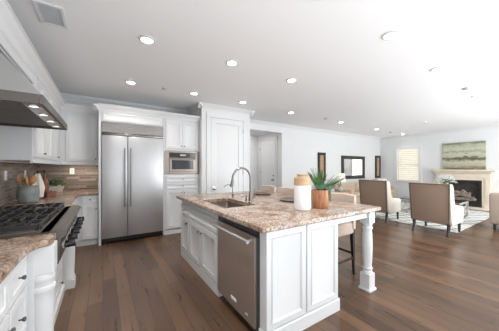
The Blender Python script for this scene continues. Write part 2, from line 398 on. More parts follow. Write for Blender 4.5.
# hall behind the opening
struct('wall_hall_back', B(3.05, 4.95, 6.75, 6.87, 0, 2.6), 'wall')
struct('wall_hall_left', B(3.05, 3.17, YB+.12, 6.75, 0, 2.6), 'wall')
struct('wall_hall_right', B(4.73, 4.85, YB+.12, 6.75, 0, 2.6), 'wall')
struct('ceiling_hall', B(3.05, 4.95, YB+.12, 6.87, 2.5, 2.6), 'wall')
fr = FR(4.73, 6.52, 0, -90)
d2 = struct('door_2', panel_door(.80, 2.26, fr @ Matrix.Translation((0, -.004, .01)), .11, .035), 'trim')
bm = bmesh.new(); lathe(bm, [(.026, 0), (.026, .008), (.011, .012), (.011, .04), (.026, .05), (.028, .065), (.018, .075)], 14, fr @ Matrix.Translation((.73, -.039, .95)) @ Matrix.Rotation(PI/2, 4, 'X'))
obj('door_knob', bm, 'black', d2)
bm = bmesh.new(); lathe(bm, [(.024, 0), (.024, .012), (.014, .016)], 14, fr @ Matrix.Translation((.73, -.039, 1.09)) @ Matrix.Rotation(PI/2, 4, 'X')); obj('deadbolt', bm, 'black', d2)
for z in (.35, 1.2, 2.0):
    obj('hinge', B(-.012, .012, -.05, -.036, z-.05, z+.05, mat=fr), 'sensor', d2)
bm = B(-.08, 0, -.02, 0, 0, 2.36, mat=fr); box(bm, .8, .88, -.02, 0, 0, 2.36, mat=fr); box(bm, -.08, .88, -.022, 0, 2.28, 2.37, mat=fr)
struct('trim_hall_door', bm, 'trim')
# pantry closet standing forward of the back wall, with its door
PX0, PX1, PY = 1.745, 2.965, 4.55
struct('wall_pantry', B(PX0, PX1, PY, YB, 0, CE, .004), 'wall')
fr = FR(1.955, PY, 0, 0); dw = .80
bm = rect_rings(bmesh.new(), dw, 2.42, [(0, 0), (0, -.012), (.0, -.014), (.11, -.016), (.122, -.002), (.14, -.002), (.16, -.008)], fr @ Matrix.Translation((0, -.002, .01)))
d1 = struct('door_1', bm, 'trim')
obj('lower_panel', rect_rings(bmesh.new(), dw-.22, .66, [(0, 0), (0, -.003), (.01, -.006), (.03, -.002)], fr @ Matrix.Translation((.11, -.014, .14))), 'trim', d1)
bm = bmesh.new(); R_ = Matrix.Rotation(PI/2, 4, 'X')
lathe(bm, [(.034, 0), (.034, .006), (.012, .010), (.011, .035), (.029, .045), (.031, .06), (.016, .07)], 16, fr @ Matrix.Translation((.06, -.016, .90)) @ R_)
obj('door_knob', bm, 'chrome', d1)
for z in (.3, 1.25, 2.2):
    obj('hinge', B(dw-.005, dw+.016, -.026, -.002, z-.05, z+.05, mat=fr), 'sensor', d1)
bm = B(-.105, -.006, -.022, 0, 0, 2.435, .004, mat=fr); box(bm, dw+.006, dw+.095, -.022, 0, 0, 2.435, .004, mat=fr); box(bm, -.105, dw+.095, -.024, 0, 2.435, 2.53, .004, mat=fr)
struct('trim_pantry_door', bm, 'trim')
# cornices and baseboards
CP = crown_prof(CE, .085, .095)
bm = sweep(bmesh.new(), CP, (XL, YB), (PX0, YB), (0, -1, 0)); sweep(bm, CP, (PX1, YB), (XR, YB), (0, -1, 0))
struct('trim_cornice_back', bm, 'trim')
bm = sweep(bmesh.new(), CP, (PX0-.08, PY), (PX1+.08, PY), (0, -1, 0)); sweep(bm, CP, (PX0, PY-.08), (PX0, YB), (-1, 0, 0)); sweep(bm, CP, (PX1, PY-.08), (PX1, YB), (1, 0, 0))
struct('trim_cornice_pantry', bm, 'trim')
struct('trim_cornice_right', sweep(bmesh.new(), CP, (XR, YF), (XR, YB), (-1, 0, 0)), 'trim')
struct('trim_cornice_left', sweep(bmesh.new(), CP, (XL, YF), (XL, YB), (1, 0, 0)), 'trim')
BP = [(0, 0), (.016, 0), (.016, .10), (.009, .115), (.006, .13), (0, .13)]
bm = sweep(bmesh.new(), BP, (4.69, YB), (XR, YB), (0, -1, 0)); sweep(bm, BP, (PX1, YB), (3.25, YB), (0, -1, 0))
struct('baseboard_back', bm, 'trim')
bm = sweep(bmesh.new(), BP, (XR, 3.34), (XR, YB), (-1, 0, 0)); sweep(bm, BP, (XR, YF), (XR, 1.76), (-1, 0, 0))
struct('baseboard_right', bm, 'trim')
bm = sweep(bmesh.new(), BP, (PX0, PY), (1.85, PY), (0, -1, 0)); sweep(bm, BP, (2.85, PY), (PX1, PY), (0, -1, 0)); sweep(bm, BP, (PX1, PY), (PX1, YB), (1, 0, 0))
struct('baseboard_pantry', bm, 'trim')
# window in the fireplace wall, with its blind
cw = .085; bm = bmesh.new(); X0 = XR-.025
for a in ((WY0-cw, WY0, WZ0-.05, WZ1+cw), (WY1, WY1+cw, WZ0-.05, WZ1+cw), (WY0, WY1, WZ1, WZ1+cw)): box(bm, X0, XR, a[0], a[1], a[2], a[3], .004)
for a in ((WY0, WY0+.04, WZ0, WZ1), (WY1-.04, WY1, WZ0, WZ1), (WY0, WY1, WZ0, WZ0+.04), (WY0, WY1, WZ1-.04, WZ1), (WY0, WY1, 1.46, 1.50)): box(bm, XR+.05, XR+.09, *a)
wn = struct('window_1', bm, 'trim')
obj('window_pane', B(XR+.068, XR+.073, WY0, WY1, WZ0, WZ1), 'glass', wn)
obj('window_sill', B(XR-.06, XR+.05, WY0-.11, WY1+.11, WZ0-.035, WZ0, .005), 'trim', wn)
bl = thing('window_blind', 'cream slatted blind lowered in the fireplace wall window', 'blind', (XR+.03, (WY0+WY1)/2, WZ0))
obj('headrail', B(XR+.005, XR+.05, WY0+.005, WY1-.005, WZ1-.05, WZ1-.002, .003), 'plastic', bl)
bm = bmesh.new(); n = 17
for i in range(n):
    z = WZ0+.05+(WZ1-WZ0-.11)*i/(n-1)
    box(bm, -.030, .030, WY0+.01, WY1-.01, -.0018, .0018, mat=Matrix.Translation((XR+.028, 0, z)) @ Matrix.Rotation(math.radians(62), 4, 'Y'))
obj('slat', bm, 'blind', bl)
obj('bottom_rail', B(XR+.012, XR+.045, WY0+.01, WY1-.01, WZ0+.004, WZ0+.026, .003), 'plastic', bl)

# ------------------------------------------------------------------ kitchen: the run along the left wall
CT = .914; CB = .870
def carcass(name, bm, parent): return obj(name, bm, 'cab', parent)
WL = XL + .004
FX = -.385
c = thing('base_cabinet', 'white base cabinet with drawers below the granite on the camera side of the rangetop', 'cabinet', (-.68, 1.0, 0))
bm = B(WL, FX, .25, 1.80, .10, CB, .002); box(bm, WL, FX-.05, .25, 1.80, 0, .10); box(bm, WL, -.34, 1.80, 1.93, .0, CB)
carcass('body', bm, c)
fr = FR(FX, .25, 0, 90)
drawer(fr, 1.25, 1.535, .68, .85, c); drawer(fr, 1.25, 1.535, .425, .665, c); drawer(fr, 1.25, 1.535, .12, .41, c)
drawer(fr, .72, 1.235, .68, .85, c, False); door(fr, .72, 1.235, .12, .665, c, (1.20, .60))
drawer(fr, .03, .705, .68, .85, c, False); door(fr, .03, .705, .12, .665, c, (.66, .60))
def pilaster(y0, y1, parent):
    xc, yc = -.315, (y0+y1)/2; r = (y1-y0)/2
    bm = B(-.38, -.25, y0, y1, .70, CB, .003)
    lathe(bm, [(r, .10), (r, .13), (r*.8, .15), (r*.92, .30), (r*.98, .52), (r*.98, .58), (r*1.06, .59), (r*1.12, .605), (r*1.06, .62), (r*.96, .625), (r*.96, .645), (r*1.05, .655), (r*1.12, .67), (r*1.05, .69), (r, .70)], 24, Matrix.Translation((xc, yc, 0)))
    box(bm, xc-r, xc+r, y0, y1, .0, .10, .004)
    return obj('pilaster', bm, 'cab', parent, 'white turned corner post')
pilaster(1.805, 1.925, c)
c = thing('rangetop_cabinet', 'white base cabinet with wide drawers directly under the steel rangetop', 'cabinet', (-.68, 2.55, 0))
bm = B(WL, FX, 1.95, 3.15, .0, .69, .002); box(bm, FX-.01, -.345, 1.95, 3.15, 0, .085, .006)
carcass('body', bm, c)
fr = FR(FX, 1.95, 0, 90)
for z0, z1 in ((.34, .66), (.10, .325)):
    d = drawer(fr, .02, 1.18, z0, z1, c, False)
    for x in (.50, 1.02): knob(fr, x, (z0+z1)/2 + (.01 if z0 > .2 else -.04), d, .016)
c = thing('base_cabinet', 'white corner base cabinet beyond the far end of the rangetop', 'cabinet', (-.68, 4.2, 0))
bm = B(WL, FX, 3.17, YB-.004, .10, CB, .002); box(bm, WL, FX-.05, 3.17, YB-.004, 0, .10); box(bm, WL, -.34, 3.17, 3.31, 0, CB)
carcass('body', bm, c)
pilaster(3.18, 3.285, c)
fr = FR(FX, 3.17, 0, 90)
drawer(fr, .16, .62, .68, .85, c); door(fr, .16, .62, .12, .665, c, (.2, .6)); drawer(fr, .64, 1.08, .68, .85, c); door(fr, .64, 1.08, .12, .665, c, (1.0, .6))
door(fr, 1.10, 1.56, .12, .85, c, (1.14, .6))
c = thing('base_cabinet', 'narrow white base cabinet between the corner and the refrigerator', 'cabinet', (-.22, 5.0, 0))
BY = 4.79
bm = B(FX+.004, -.068, BY, YB-.004, .10, CB, .002); box(bm, FX+.004, -.068, BY+.025, YB-.004, 0, .10)
carcass('body', bm, c); fr = FR(FX, BY, 0, 0)
drawer(fr, .085, .312, .735, .855, c); door(fr, .085, .312, .115, .72, c, (.285, .63))
# worktops
EDGE = .008
bm = prism(bmesh.new(), [(WL, .22), (-.345, .22), (-.345, 1.56), (-.34, 1.70), (-.315, 1.77), (-.275, 1.795), (-.262, 1.815), (-.258, 1.946), (WL, 1.946)], CB, CT, EDGE, seg=2)
tag(obj('countertop', bm, 'granite'), 'granite countertop on the camera side of the rangetop', 'countertop', loc=(-.65, 1.0, CB))
bm = prism(bmesh.new(), [(WL, 3.156), (-.235, 3.156), (-.235, 3.29), (-.27, 3.33), (-.345, 3.40), (-.345, 4.70), (-.30, 4.745), (-.068, 4.745), (-.068, YB-.004), (WL, YB-.004)], CB, CT, EDGE, seg=2)
tag(obj('countertop', bm, 'granite'), 'granite corner countertop carrying the utensil crock, beyond the rangetop', 'countertop', loc=(-.65, 4.2, CB))
bs = struct('trim_tile_left', B(XL, XL+.011, .25, YB, CT, 1.76), 'tile_y'); bs2 = struct('trim_tile_back', B(XL+.011, -.066, YB-.011, YB, CT, 1.46), 'tile_x')
# rangetop
r = thing('rangetop', 'stainless steel gas rangetop with black iron grates and front knobs', 'rangetop', (-.62, 2.55, .69))
bm = B(-.955, -.29, 1.955, 3.145, .692, .925, .004)
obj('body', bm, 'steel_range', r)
bm = bmesh.new(); t = [(-.335, .926), (-.235, .926), (-.213, .918), (-.207, .900), (-.214, .884), (-.235, .874), (-.25, .70), (-.292, .70), (-.292, .926)]
tb = bmesh.new(); lo = [tb.verts.new((x, 1.952, z)) for x, z in t]; hi = [tb.verts.new((x, 3.148, z)) for x, z in t]
tb.faces.new(lo); tb.faces.new(hi[::-1])
for i in range(len(t)): tb.faces.new((lo[i], lo[(i+1) % len(t)], hi[(i+1) % len(t)], hi[i]))
bmesh.ops.recalc_face_normals(tb, faces=tb.faces[:]); merge(bm, tb)
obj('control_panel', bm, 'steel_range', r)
obj('cooking_surface', B(-.945, -.34, 1.975, 3.125, .925, .932, .002), 'burner_plate', r)
obj('back_trim', B(-.965, -.935, 1.955, 3.145, .925, .985, .004), 'steel', r)
for k in range(6):
    y = 2.10+k*.186; fk = FR(-.243, y, .79, 90)
    z = lathe(bmesh.new(), [(.034, 0), (.034, .010), (.028, .014)], 18, fk @ Matrix.Rotation(PI/2, 4, 'X')); kb = obj('knob', z, 'chrome', r, 'chrome bezel under a black grip')
    z = lathe(bmesh.new(), [(.026, .012), (.027, .030), (.024, .058), (.020, .062)], 16, fk @ Matrix.Rotation(PI/2, 4, 'X')); box(z, -.006, .006, -.072, -.05, -.024, .024, .003, mat=fk)
    obj('grip', z, 'blackglass', kb)
for k in range(3):
    y0 = 1.985+k*.378; y1 = y0+.370; g = bmesh.new(); zt = .972
    for x in (-.925, -.355): box(g, x-.008, x+.008, y0, y1, .945, zt, .003)
    for y in (y0+.008, y1-.008): box(g, -.933, -.347, y-.008, y+.008, .945, zt, .003)
    box(g, -.648, -.632, y0, y1, .945, zt, .003)
    for xc in (-.785, -.495):
        yc = (y0+y1)/2
        for a in range(4):
            an = a*PI/2
            box(g, .045, .14 if a % 2 == 0 else .175, -.007, .007, .952-.0, zt, .003, mat=Matrix.Translation((xc, yc, 0)) @ Matrix.Rotation(an, 4, 'Z'))
        for sx in (-.07, .07): box(g, xc+sx-.006, xc+sx+.006, y0+.01, y1-.01, .955, zt-.002, .002)
    for x in (-.92, -.36):
        for y in (y0+.012, y1-.012): box(g, x-.01, x+.01, y-.01, y+.01, .931, .947)
    obj('grate', g, 'black', r)
    for xc in (-.785, -.495):
        bm = lathe(bmesh.new(), [(.052, .931), (.05, .943), (.034, .946), (.038, .949), (.037, .956), (.02, .958)], 18, Matrix.Translation((xc, (y0+y1)/2, 0)))
        obj('burner', bm, 'black', r)
# hood
hd = thing('range_hood', 'stainless steel canopy range hood over the rangetop', 'range hood', (-.65, 2.6, 1.76))
HY0, HY1 = 1.985, 3.195
def xz_prism(poly, y0, y1):
    t = bmesh.new(); a = [t.verts.new((x, y0, z)) for x, z in poly]; b = [t.verts.new((x, y1, z)) for x, z in poly]; n = len(poly)
    t.faces.new(a); t.faces.new(b[::-1])
    for i in range(n): t.faces.new((a[i], a[(i+1) % n], b[(i+1) % n], b[i]))
    bmesh.ops.recalc_face_normals(t, faces=t.faces[:]); return t
obj('canopy', xz_prism([(WL, 1.80), (-.345, 1.80), (-.338, 1.822), (-.622, 2.165), (WL, 2.165)], HY0+.002, HY1-.002), 'steel_hood', hd)
bm = B(-.352, -.33, HY0, HY1, 1.757, 1.822, .003); box(bm, WL, -.352, HY0, HY0+.02, 1.757, 1.822, .002); box(bm, WL, -.352, HY1-.02, HY1, 1.757, 1.822, .002); box(bm, WL, WL+.02, HY0+.02, HY1-.02, 1.762, 1.80)
obj('lip', bm, 'steel_range', hd)
ls = obj('light_strip', B(-.455, -.353, HY0+.021, HY1-.021, 1.772, 1.80, .002), 'steel', hd)
for k in range(4):
    y = 2.14+k*.30
    ld = obj('light', lathe(bmesh.new(), [(.036, 1.7725), (.036, 1.768), (.028, 1.767)], 16, Matrix.Translation((-.404, y, 0))), 'chrome', hd)
    obj('lens', lathe(bmesh.new(), [(.026, 1.7672), (.024, 1.7655)], 16, Matrix.Translation((-.404, y, 0))), 'hood_lens', ld)
for k in range(3):
    y0 = HY0+.024+k*.388; bm = bmesh.new()
    box(bm, WL+.022, -.458, y0, y0+.384, 1.794, 1.80)
    for q in range(12): box(bm, WL+.03, -.465, y0+.012+q*.0315, y0+.026+q*.0315, 1.779, 1.795, .003)
    obj('baffle_filter', bm, 'steel_dark', hd)
# upper cabinets
UF = -.62
def crownbm(p0, p1, out, z=2.455): return sweep(bmesh.new(), crown_prof(z, .085, .105), p0, p1, out)
u = thing('upper_cabinet', 'white cabinet set above the steel range hood', 'cabinet', (-.8, 2.6, 2.2))
carcass('body', B(WL, UF, 1.97, 3.205, 2.20, 2.44, .002), u); obj('crown', crownbm((UF, 1.965), (UF, 3.205), (1, 0, 0)), 'trim', u)
obj('panel', slab_drawer(1.19, .13, FR(UF, 1.99, 2.21, 90)), 'cab', u)
u = thing('upper_cabinet', 'white wall cabinet beside the hood at the picture border', 'cabinet', (-.8, 1.4, 1.42))
carcass('body', B(WL, UF, .7, 1.96, 1.42, 2.44, .002), u); obj('crown', crownbm((UF, .7), (UF, 1.963), (1, 0, 0)), 'trim', u)
fr = FR(UF, .7, 0, 90); door(fr, .02, .62, 1.45, 2.33, u, (.57, 1.51)); door(fr, .63, 1.24, 1.45, 2.33, u, (.68, 1.51))
u = thing('upper_cabinet', 'white corner wall cabinet beyond the hood, over the utensil crock', 'cabinet', (-.8, 4.1, 1.42))
bm = B(WL, UF, 3.215, 5.034, 1.42, 2.44, .002); box(bm, UF-.02, UF+.012, 3.215, 5.03, 1.395, 1.43, .004)
carcass('body', bm, u); obj('crown', crownbm((UF, 3.21), (UF, 4.95), (1, 0, 0)), 'trim', u)
fr = FR(UF, 3.215, 0, 90)
door(fr, .03, .44, 1.455, 2.33, u, (.395, 1.51)); door(fr, .45, .92, 1.455, 2.33, u, None); door(fr, .93, 1.44, 1.455, 2.33, u, (1.39, 1.51))
u = thing('upper_cabinet', 'white wall cabinet on the back wall beside the refrigerator', 'cabinet', (-.35, 5.2, 1.42))
bm = B(WL, -.068, 5.04, YB-.013, 1.42, 2.44, .002); box(bm, UF+.016, -.068, 5.028, 5.06, 1.395, 1.43, .004)
carcass('body', bm, u); obj('crown', crownbm((UF+.002, 5.04), (-.068, 5.04), (0, -1, 0)), 'trim', u)
fr = FR(UF, 5.04, 0, 0); door(fr, .075, .535, 1.455, 2.33, u, (.505, 1.505))
for nm, lb, a, p in (('under_cabinet_light', 'slim warm light strip under the corner wall cabinet on the left wall', (-.93, -.88, 3.3, 4.6), 34),):
    o = obj(nm, B(a[0], a[1], a[2], a[3], 1.404, 1.4165, .002), 'plastic'); tag(o, lb.replace(' on the left wall', ' by the hood'), 'light', loc=(-.9, 3.9, 1.408))
    l = bpy.data.lights.new('strip_lamp', 'AREA'); l.shape = 'RECTANGLE'; l.size = .04; l.size_y = 1.25; l.energy = p; l.color = (1, .82, .6)
    lo = bpy.data.objects.new('strip_lamp', l); COL.objects.link(lo); lo.location = (-.905, 3.95, 1.404)

o = obj('under_cabinet_light', B(-.55, -.12, 5.14, 5.19, 1.404, 1.4165, .002), 'plastic'); tag(o, 'added fill light strip under the wall cabinet beside the refrigerator', 'light', loc=(-.33, 5.165, 1.404))  # strip and its lamp are added to brighten the dim back corner
l = bpy.data.lights.new('strip_lamp', 'AREA'); l.shape = 'RECTANGLE'; l.size = .42; l.size_y = .04; l.energy = 1.3; l.color = (1, .88, .74)
lo = bpy.data.objects.new('strip_lamp', l); COL.objects.link(lo); lo.location = (-.33, 5.165, 1.40)

# ------------------------------------------------------------------ refrigerator, tall cabinets, microwave
FXL, FXR, FY = -.022, 1.0, 4.72
s = thing('tall_cabinet', 'white tall cabinet housing that frames the steel refrigerator', 'cabinet', (.49, 5.0, 0))
bm = B(-.065, FXL-.003, 4.69, YB-.004, 0, 2.36, .002); box(bm, FXR+.003, 1.027, 4.69, YB-.004, 0, 2.36, .002); box(bm, FXL-.003, FXR+.003, 4.705, YB-.004, 2.152, 2.36, .002)
carcass('body', bm, s)
obj('fascia_panel', slab_drawer(1.0, .16, FR(-.01, 4.705, 2.168, 0)), 'cab', s)
bm = sweep(bmesh.new(), crown_prof(2.44, .085, .105), (-.065-.08, 4.69), (1.028, 4.69), (0, -1, 0)); sweep(bm, crown_prof(2.44, .085, .105), (-.065, 4.605), (-.065, 4.945), (-1, 0, 0))
obj('crown', bm, 'trim', s)
f = thing('refrigerator', 'wide built-in stainless steel side-by-side refrigerator', 'refrigerator', (.49, 5.0, 0))
obj('body', B(FXL, FXR, FY, YB-.02, .03, 2.145, .003), 'rubber', f)
bm = B(FXL, FXR, FY-.045, FY, 1.965, 2.145, .004); box(bm, FXL, FXR, FY-.06, FY, 1.925, 1.955, .006, seg=2)
obj('top_grille', bm, 'steel_grille', f)
SP = .378
for x0, x1, hx in ((FXL+.003, SP-.003, SP-.045), (SP+.003, FXR-.003, SP+.045)):
    dr = obj('door', B(x0, x1, FY-.055, FY-.002, .105, 1.915, .008, seg=2), 'steel_v', f)
    h_ = tube(bmesh.new(), [(hx, FY-.105, .64), (hx, FY-.105, 1.70)], .0115, 12)
    for z in (.70, 1.64): tube(h_, [(hx, FY-.054, z), (hx, FY-.105, z)], .009, 10)
    obj('handle', h_, 'handle_steel', dr)
bm = B(FXL+.01, FXR-.01, FY-.02, FY, .03, .095)
for k in range(5): box(bm, FXL+.01, FXR-.01, FY-.026, FY-.018, .035+k*.012, .041+k*.012)
obj('toe_grille', bm, 'black', f)
for x in (FXL+.06, FXR-.06):
    obj('foot', lathe(bmesh.new(), [(.02, 0), (.02, .03), (.012, .032)], 12, Matrix.Translation((x, FY+.04, 0))), 'rubber', f)
TX0, TX1, TY = 1.03, 1.741, 4.70
s = thing('tall_cabinet', 'white tall oven cabinet with drawers around the built-in microwave', 'cabinet', (1.385, 5.0, 0))
bm = B(TX0, TX1, TY, YB-.004, .10, 1.215, .002); box(bm, TX0, TX1, TY, YB-.004, 1.695, 2.36, .002); box(bm, TX0, TX0+.012, TY, YB-.004, 1.215, 1.695); box(bm, TX1-.012, TX1, TY, YB-.004, 1.215, 1.695)
box(bm, TX0, TX1, TY+.05, YB-.004, 0, .10); box(bm, TX0, TX1, TY-.004, TY+.05, 0, .085, .004)
carcass('body', bm, s); fr = FR(TX0, TY, 0, 0); W = TX1-TX0; H = W/2
door(fr, .02, H, 1.735, 2.29, s, (H-.03, 1.79)); door(fr, H, W-.02, 1.735, 2.29, s, (H+.03, 1.79))
drawer(fr, .02, W-.02, 1.045, 1.175, s); drawer(fr, .02, W-.02, .905, 1.035, s)
door(fr, .02, H, .12, .89, s, (H-.03, .83)); door(fr, H, W-.02, .12, .89, s, (H+.03, .83))
obj('crown', sweep(bmesh.new(), crown_prof(2.44, .085, .105), (1.028, 4.69), (TX1, 4.69), (0, -1, 0)), 'trim', s)
m = thing('microwave_oven', 'built-in stainless steel microwave with black glass window', 'microwave', (1.385, 4.9, 1.22))
MX0, MX1 = TX0-.002, TX1
obj('body', B(MX0+.02, MX1-.02, TY+.002, TY+.42, 1.222, 1.69), 'rubber', m)
bm = bmesh.new()
for a in ((MX0, MX0+.085, 1.222, 1.69), (MX1-.085, MX1, 1.222, 1.69), (MX0+.085, MX1-.085, 1.222, 1.262), (MX0+.085, MX1-.085, 1.652, 1.69)): box(bm, a[0], a[1], TY-.019, TY-.0006, a[2], a[3], .002)
obj('trim_frame', bm, 'steel_oven', m)
cp = obj('control_panel', B(MX0+.088, MX1-.088, TY-.024, TY-.0006, 1.555, 1.648, .002), 'blackglass', m)
obj('display', B(1.33, 1.45, TY-.0255, TY-.0235, 1.585, 1.622), 'sensor', cp)
bm = rect_rings(bmesh.new(), MX1-MX0-.176, .282, [(0, 0), (0, -.028), (.003, -.031), (.045, -.031), (.047, -.026)], FR(MX0+.088, TY, 1.266, 0))
dr = obj('door', bm, 'steel_oven', m)
obj('window', B(MX0+.137, MX1-.137, TY-.030, TY-.0255, 1.315, 1.50), 'blackglass', dr)
h_ = tube(bmesh.new(), [(MX0+.10, TY-.062, 1.527), (MX1-.10, TY-.062, 1.527)], .009, 10)
for x in (MX0+.14, MX1-.14): tube(h_, [(x, TY-.03, 1.527), (x, TY-.062, 1.527)], .007, 8)
obj('handle', h_, 'nickel', dr)

# ------------------------------------------------------------------ island
IX0, IX1, IY0, IY1 = 1.015, 1.86, 1.35, 3.48
isl = thing('kitchen_island', 'white panelled kitchen island with a turned leg under its overhang', 'island', (1.45, 2.45, 0))
DW0, DW1 = 1.425, 2.135
bm = B(IX0, IX1, IY0, DW0-.004, 0.0, CB, .002)
box(bm, IX0, IX1, DW1+.004, IY1, .0, .62, .002)                      # below the sink
for a in ((IX0, IX0+.03, DW1+.004, IY1), (IX1-.03, IX1, DW0-.004, IY1), (IX0+.03, IX1-.03, IY1-.55, IY1)): box(bm, a[0], a[1], a[2], a[3], .62 if a[3] > 3 and a[0] < 1.8 else 0, CB)
box(bm, IX0+.62, IX1-.03, DW0-.004, DW1+.004, 0, CB)
carcass('body', bm, isl)
fr = FR(IX0, IY1, 0, -90)                                            # local x: from the pantry end towards the camera
def ly(y): return IY1-y
drawer(fr, ly(3.455), ly(3.10), .655, .80, isl)
drawer(fr, ly(3.08), ly(2.165), .655, .80, isl, False)
door(fr, ly(3.455), ly(3.10), .13, .635, isl, (ly(3.14), .56))
door(fr, ly(3.08), ly(2.63), .13, .635, isl, (ly(2.665), .56)); door(fr, ly(2.615), ly(2.165), .13, .635, isl, (ly(2.58), .56))
fe = FR(IX0, IY0, 0, 0)
for x0, x1, z0, z1 in ((.0, .415, .12, CB-.004), (.43, .845, .12, CB-.004)):
    obj('end_panel', rect_rings(bmesh.new(), x1-x0, z1-z0, [(0, 0), (0, -.014), (.003, -.017), (.045, -.017), (.052, -.024), (.062, -.012), (.066, -.010)], fe @ Matrix.Translation((x0, 0, z0))), 'cab', isl)
bm = B(IX0-.004, IX1+.012, IY0-.03, IY0, 0, .115, .005); box(bm, IX0-.014, IX0, DW1+.006, IY1, 0, .115, .005); box(bm, IX0-.014, IX0, IY0-.03, DW0-.006, 0, .115, .005); box(bm, IX1, IX1+.014, IY0-.03, IY1, 0, .115, .005)
obj('base_molding', bm, 'cab', isl)
LX, LY = 2.455, 1.39
bm = B(LX-.055, LX+.055, LY-.055, LY+.055, .735, CB, .004)
lathe(bm, [(.052, .735), (.054, .722), (.044, .712), (.046, .70), (.053, .69), (.053, .676), (.046, .668), (.045, .655), (.050, .60), (.053, .50), (.051, .40), (.046, .30), (.042, .265), (.043, .258), (.051, .250), (.053, .240), (.050, .230), (.043, .224), (.046, .212), (.054, .20), (.054, .19)], 24, Matrix.Translation((LX, LY, 0)))
box(bm, LX-.055, LX+.055, LY-.055, LY+.055, .028, .19, .004); box(bm, LX-.068, LX+.068, LY-.068, LY+.068, 0, .03, .006)
obj('turned_leg', bm, 'cab', isl)
bm = B(IX1, LX-.05, LY-.03, LY-.008, .80, CB, .003); box(bm, LX-.012, LX+.012, LY+.05, 3.40, .80, CB, .003); box(bm, IX1, LX-.012, 3.38, 3.40, .80, CB, .003)
obj('apron', bm, 'cab', isl)
bm = bmesh.new()
SX0, SX1, SY0, SY1 = 1.09, 1.49, 2.15, 2.86
def slab_hole(bm, X, Y, HX, HY, z0, z1, b=.008):
    t = bmesh.new()
    def ring(x0, x1, y0, y1, z): return [t.verts.new(p) for p in ((x0, y0, z), (x1, y0, z), (x1, y1, z), (x0, y1, z))]
    rs = [ring(*HX, *HY, z0), ring(*X, *Y, z0), ring(*X, *Y, z0+b), ring(*X, *Y, z1-b)]
    rs[1] = ring(X[0]+b, X[1]-b, Y[0]+b, Y[1]-b, z0); rs += [ring(X[0]+b*.3, X[1]-b*.3, Y[0]+b*.3, Y[1]-b*.3, z1-b*.3), ring(X[0]+b, X[1]-b, Y[0]+b, Y[1]-b, z1), ring(*HX, *HY, z1)]
    rs.append(rs[0])
    t.verts.ensure_lookup_table()
    for a, c in zip(rs, rs[1:]):
        for i in range(4): t.faces.new((a[i], a[(i+1) % 4], c[(i+1) % 4], c[i]))
    loose = [v for v in t.verts if not v.link_faces]; bmesh.ops.delete(t, geom=loose, context='VERTS')
    bmesh.ops.recalc_face_normals(t, faces=t.faces[:]); merge(bm, t)
slab_hole(bm, (.95, 2.57), (1.30, 3.55), (SX0, SX1), (SY0, SY1), CB, CT)
tag(obj('countertop', bm, 'granite'), 'large granite countertop of the kitchen island', 'countertop', loc=(1.7, 2.4, CB))
sk = thing('sink', 'stainless steel undermount sink set into the island countertop', 'sink', ((SX0+SX1)/2, (SY0+SY1)/2, .66))
t = bmesh.new(); zs = [(.0, CB-.002), (.0, .66), ]
def rr(x0, x1, y0, y1, z, r, n=5):
    out = []
    for cx, cy, a0 in ((x1-r, y1-r, 0), (x0+r, y1-r, PI/2), (x0+r, y0+r, PI), (x1-r, y0+r, 1.5*PI)):
        for i in range(n+1): a = a0+PI/2*i/n; out.append(t.verts.new((cx+r*math.cos(a), cy+r*math.sin(a), z)))
    return out
o1, o2 = rr(SX0-.015, SX1+.015, SY0-.015, SY1+.015, CB-.003, .05), rr(SX0-.002, SX1+.002, SY0-.002, SY1+.002, CB-.003, .045)
i1, i2, i3 = rr(SX0+.006, SX1-.006, SY0+.006, SY1-.006, .70, .045), rr(SX0+.03, SX1-.03, SY0+.03, SY1-.03, .665, .04), rr(SX0-.015, SX1+.015, SY0-.015, SY1+.015, .645, .05)
for a, c in ((o1, o2), (o2, i1), (i1, i2), (i3, o1)):
    for k in range(len(a)): t.faces.new((a[k], a[(k+1) % len(a)], c[(k+1) % len(a)], c[k]))
t.faces.new(i2); t.faces.new(i3[::-1]); bmesh.ops.recalc_face_normals(t, faces=t.faces[:])
obj('basin', t, 'steel_sink', sk)
obj('drain', lathe(bmesh.new(), [(.045, .665), (.045, .669), (.03, .668), (.012, .672)], 18, Matrix.Translation((1.29, 2.5, 0))), 'chrome', sk)
fx, fy = 1.53, 2.34
fc = thing('faucet', 'tall brushed nickel gooseneck faucet beside the island sink', 'faucet', (fx, fy, CT))
bm = lathe(bmesh.new(), [(.030, CT), (.030, CT+.008), (.023, CT+.014), (.022, CT+.10), (.017, CT+.12)], 18, Matrix.Translation((fx, fy, 0)))
obj('base', bm, 'nickel', fc)
pts = [(fx, fy, CT+.10), (fx, fy, 1.20)]+[(fx-.125+.125*math.cos(a*PI/12), fy, 1.215+.125*math.sin(a*PI/12)) for a in range(0, 12)]+[(fx-.252, fy, 1.20)]
obj('spout', tube(bmesh.new(), pts, .0125, 14), 'nickel', fc)
obj('spray_head', tube(bmesh.new(), [(fx-.251, fy, 1.205), (fx-.253, fy, 1.185), (fx-.262, fy, 1.13), (fx-.264, fy, 1.118)], .017, 14, radii=[.014, .017, .020, .018]), 'nickel', fc)
bm = tube(bmesh.new(), [(fx, fy, CT+.06), (fx+.045, fy-.02, CT+.06)], .012, 10); tube(bm, [(fx+.045, fy-.02, CT+.055), (fx+.05, fy-.022, CT+.10), (fx+.052, fy-.022, CT+.16)], .007, 8, radii=[.009, .008, .006])
obj('lever', bm, 'nickel', fc)
tp = thing('water_tap', 'small curved filtered water tap at the pantry end of the sink', 'faucet', (1.555, 2.84, CT))
bm = lathe(bmesh.new(), [(.022, CT), (.022, CT+.008), (.013, CT+.014), (.012, CT+.05), (.008, CT+.055)], 14, Matrix.Translation((1.555, 2.84, 0)))
obj('base', bm, 'nickel', tp)
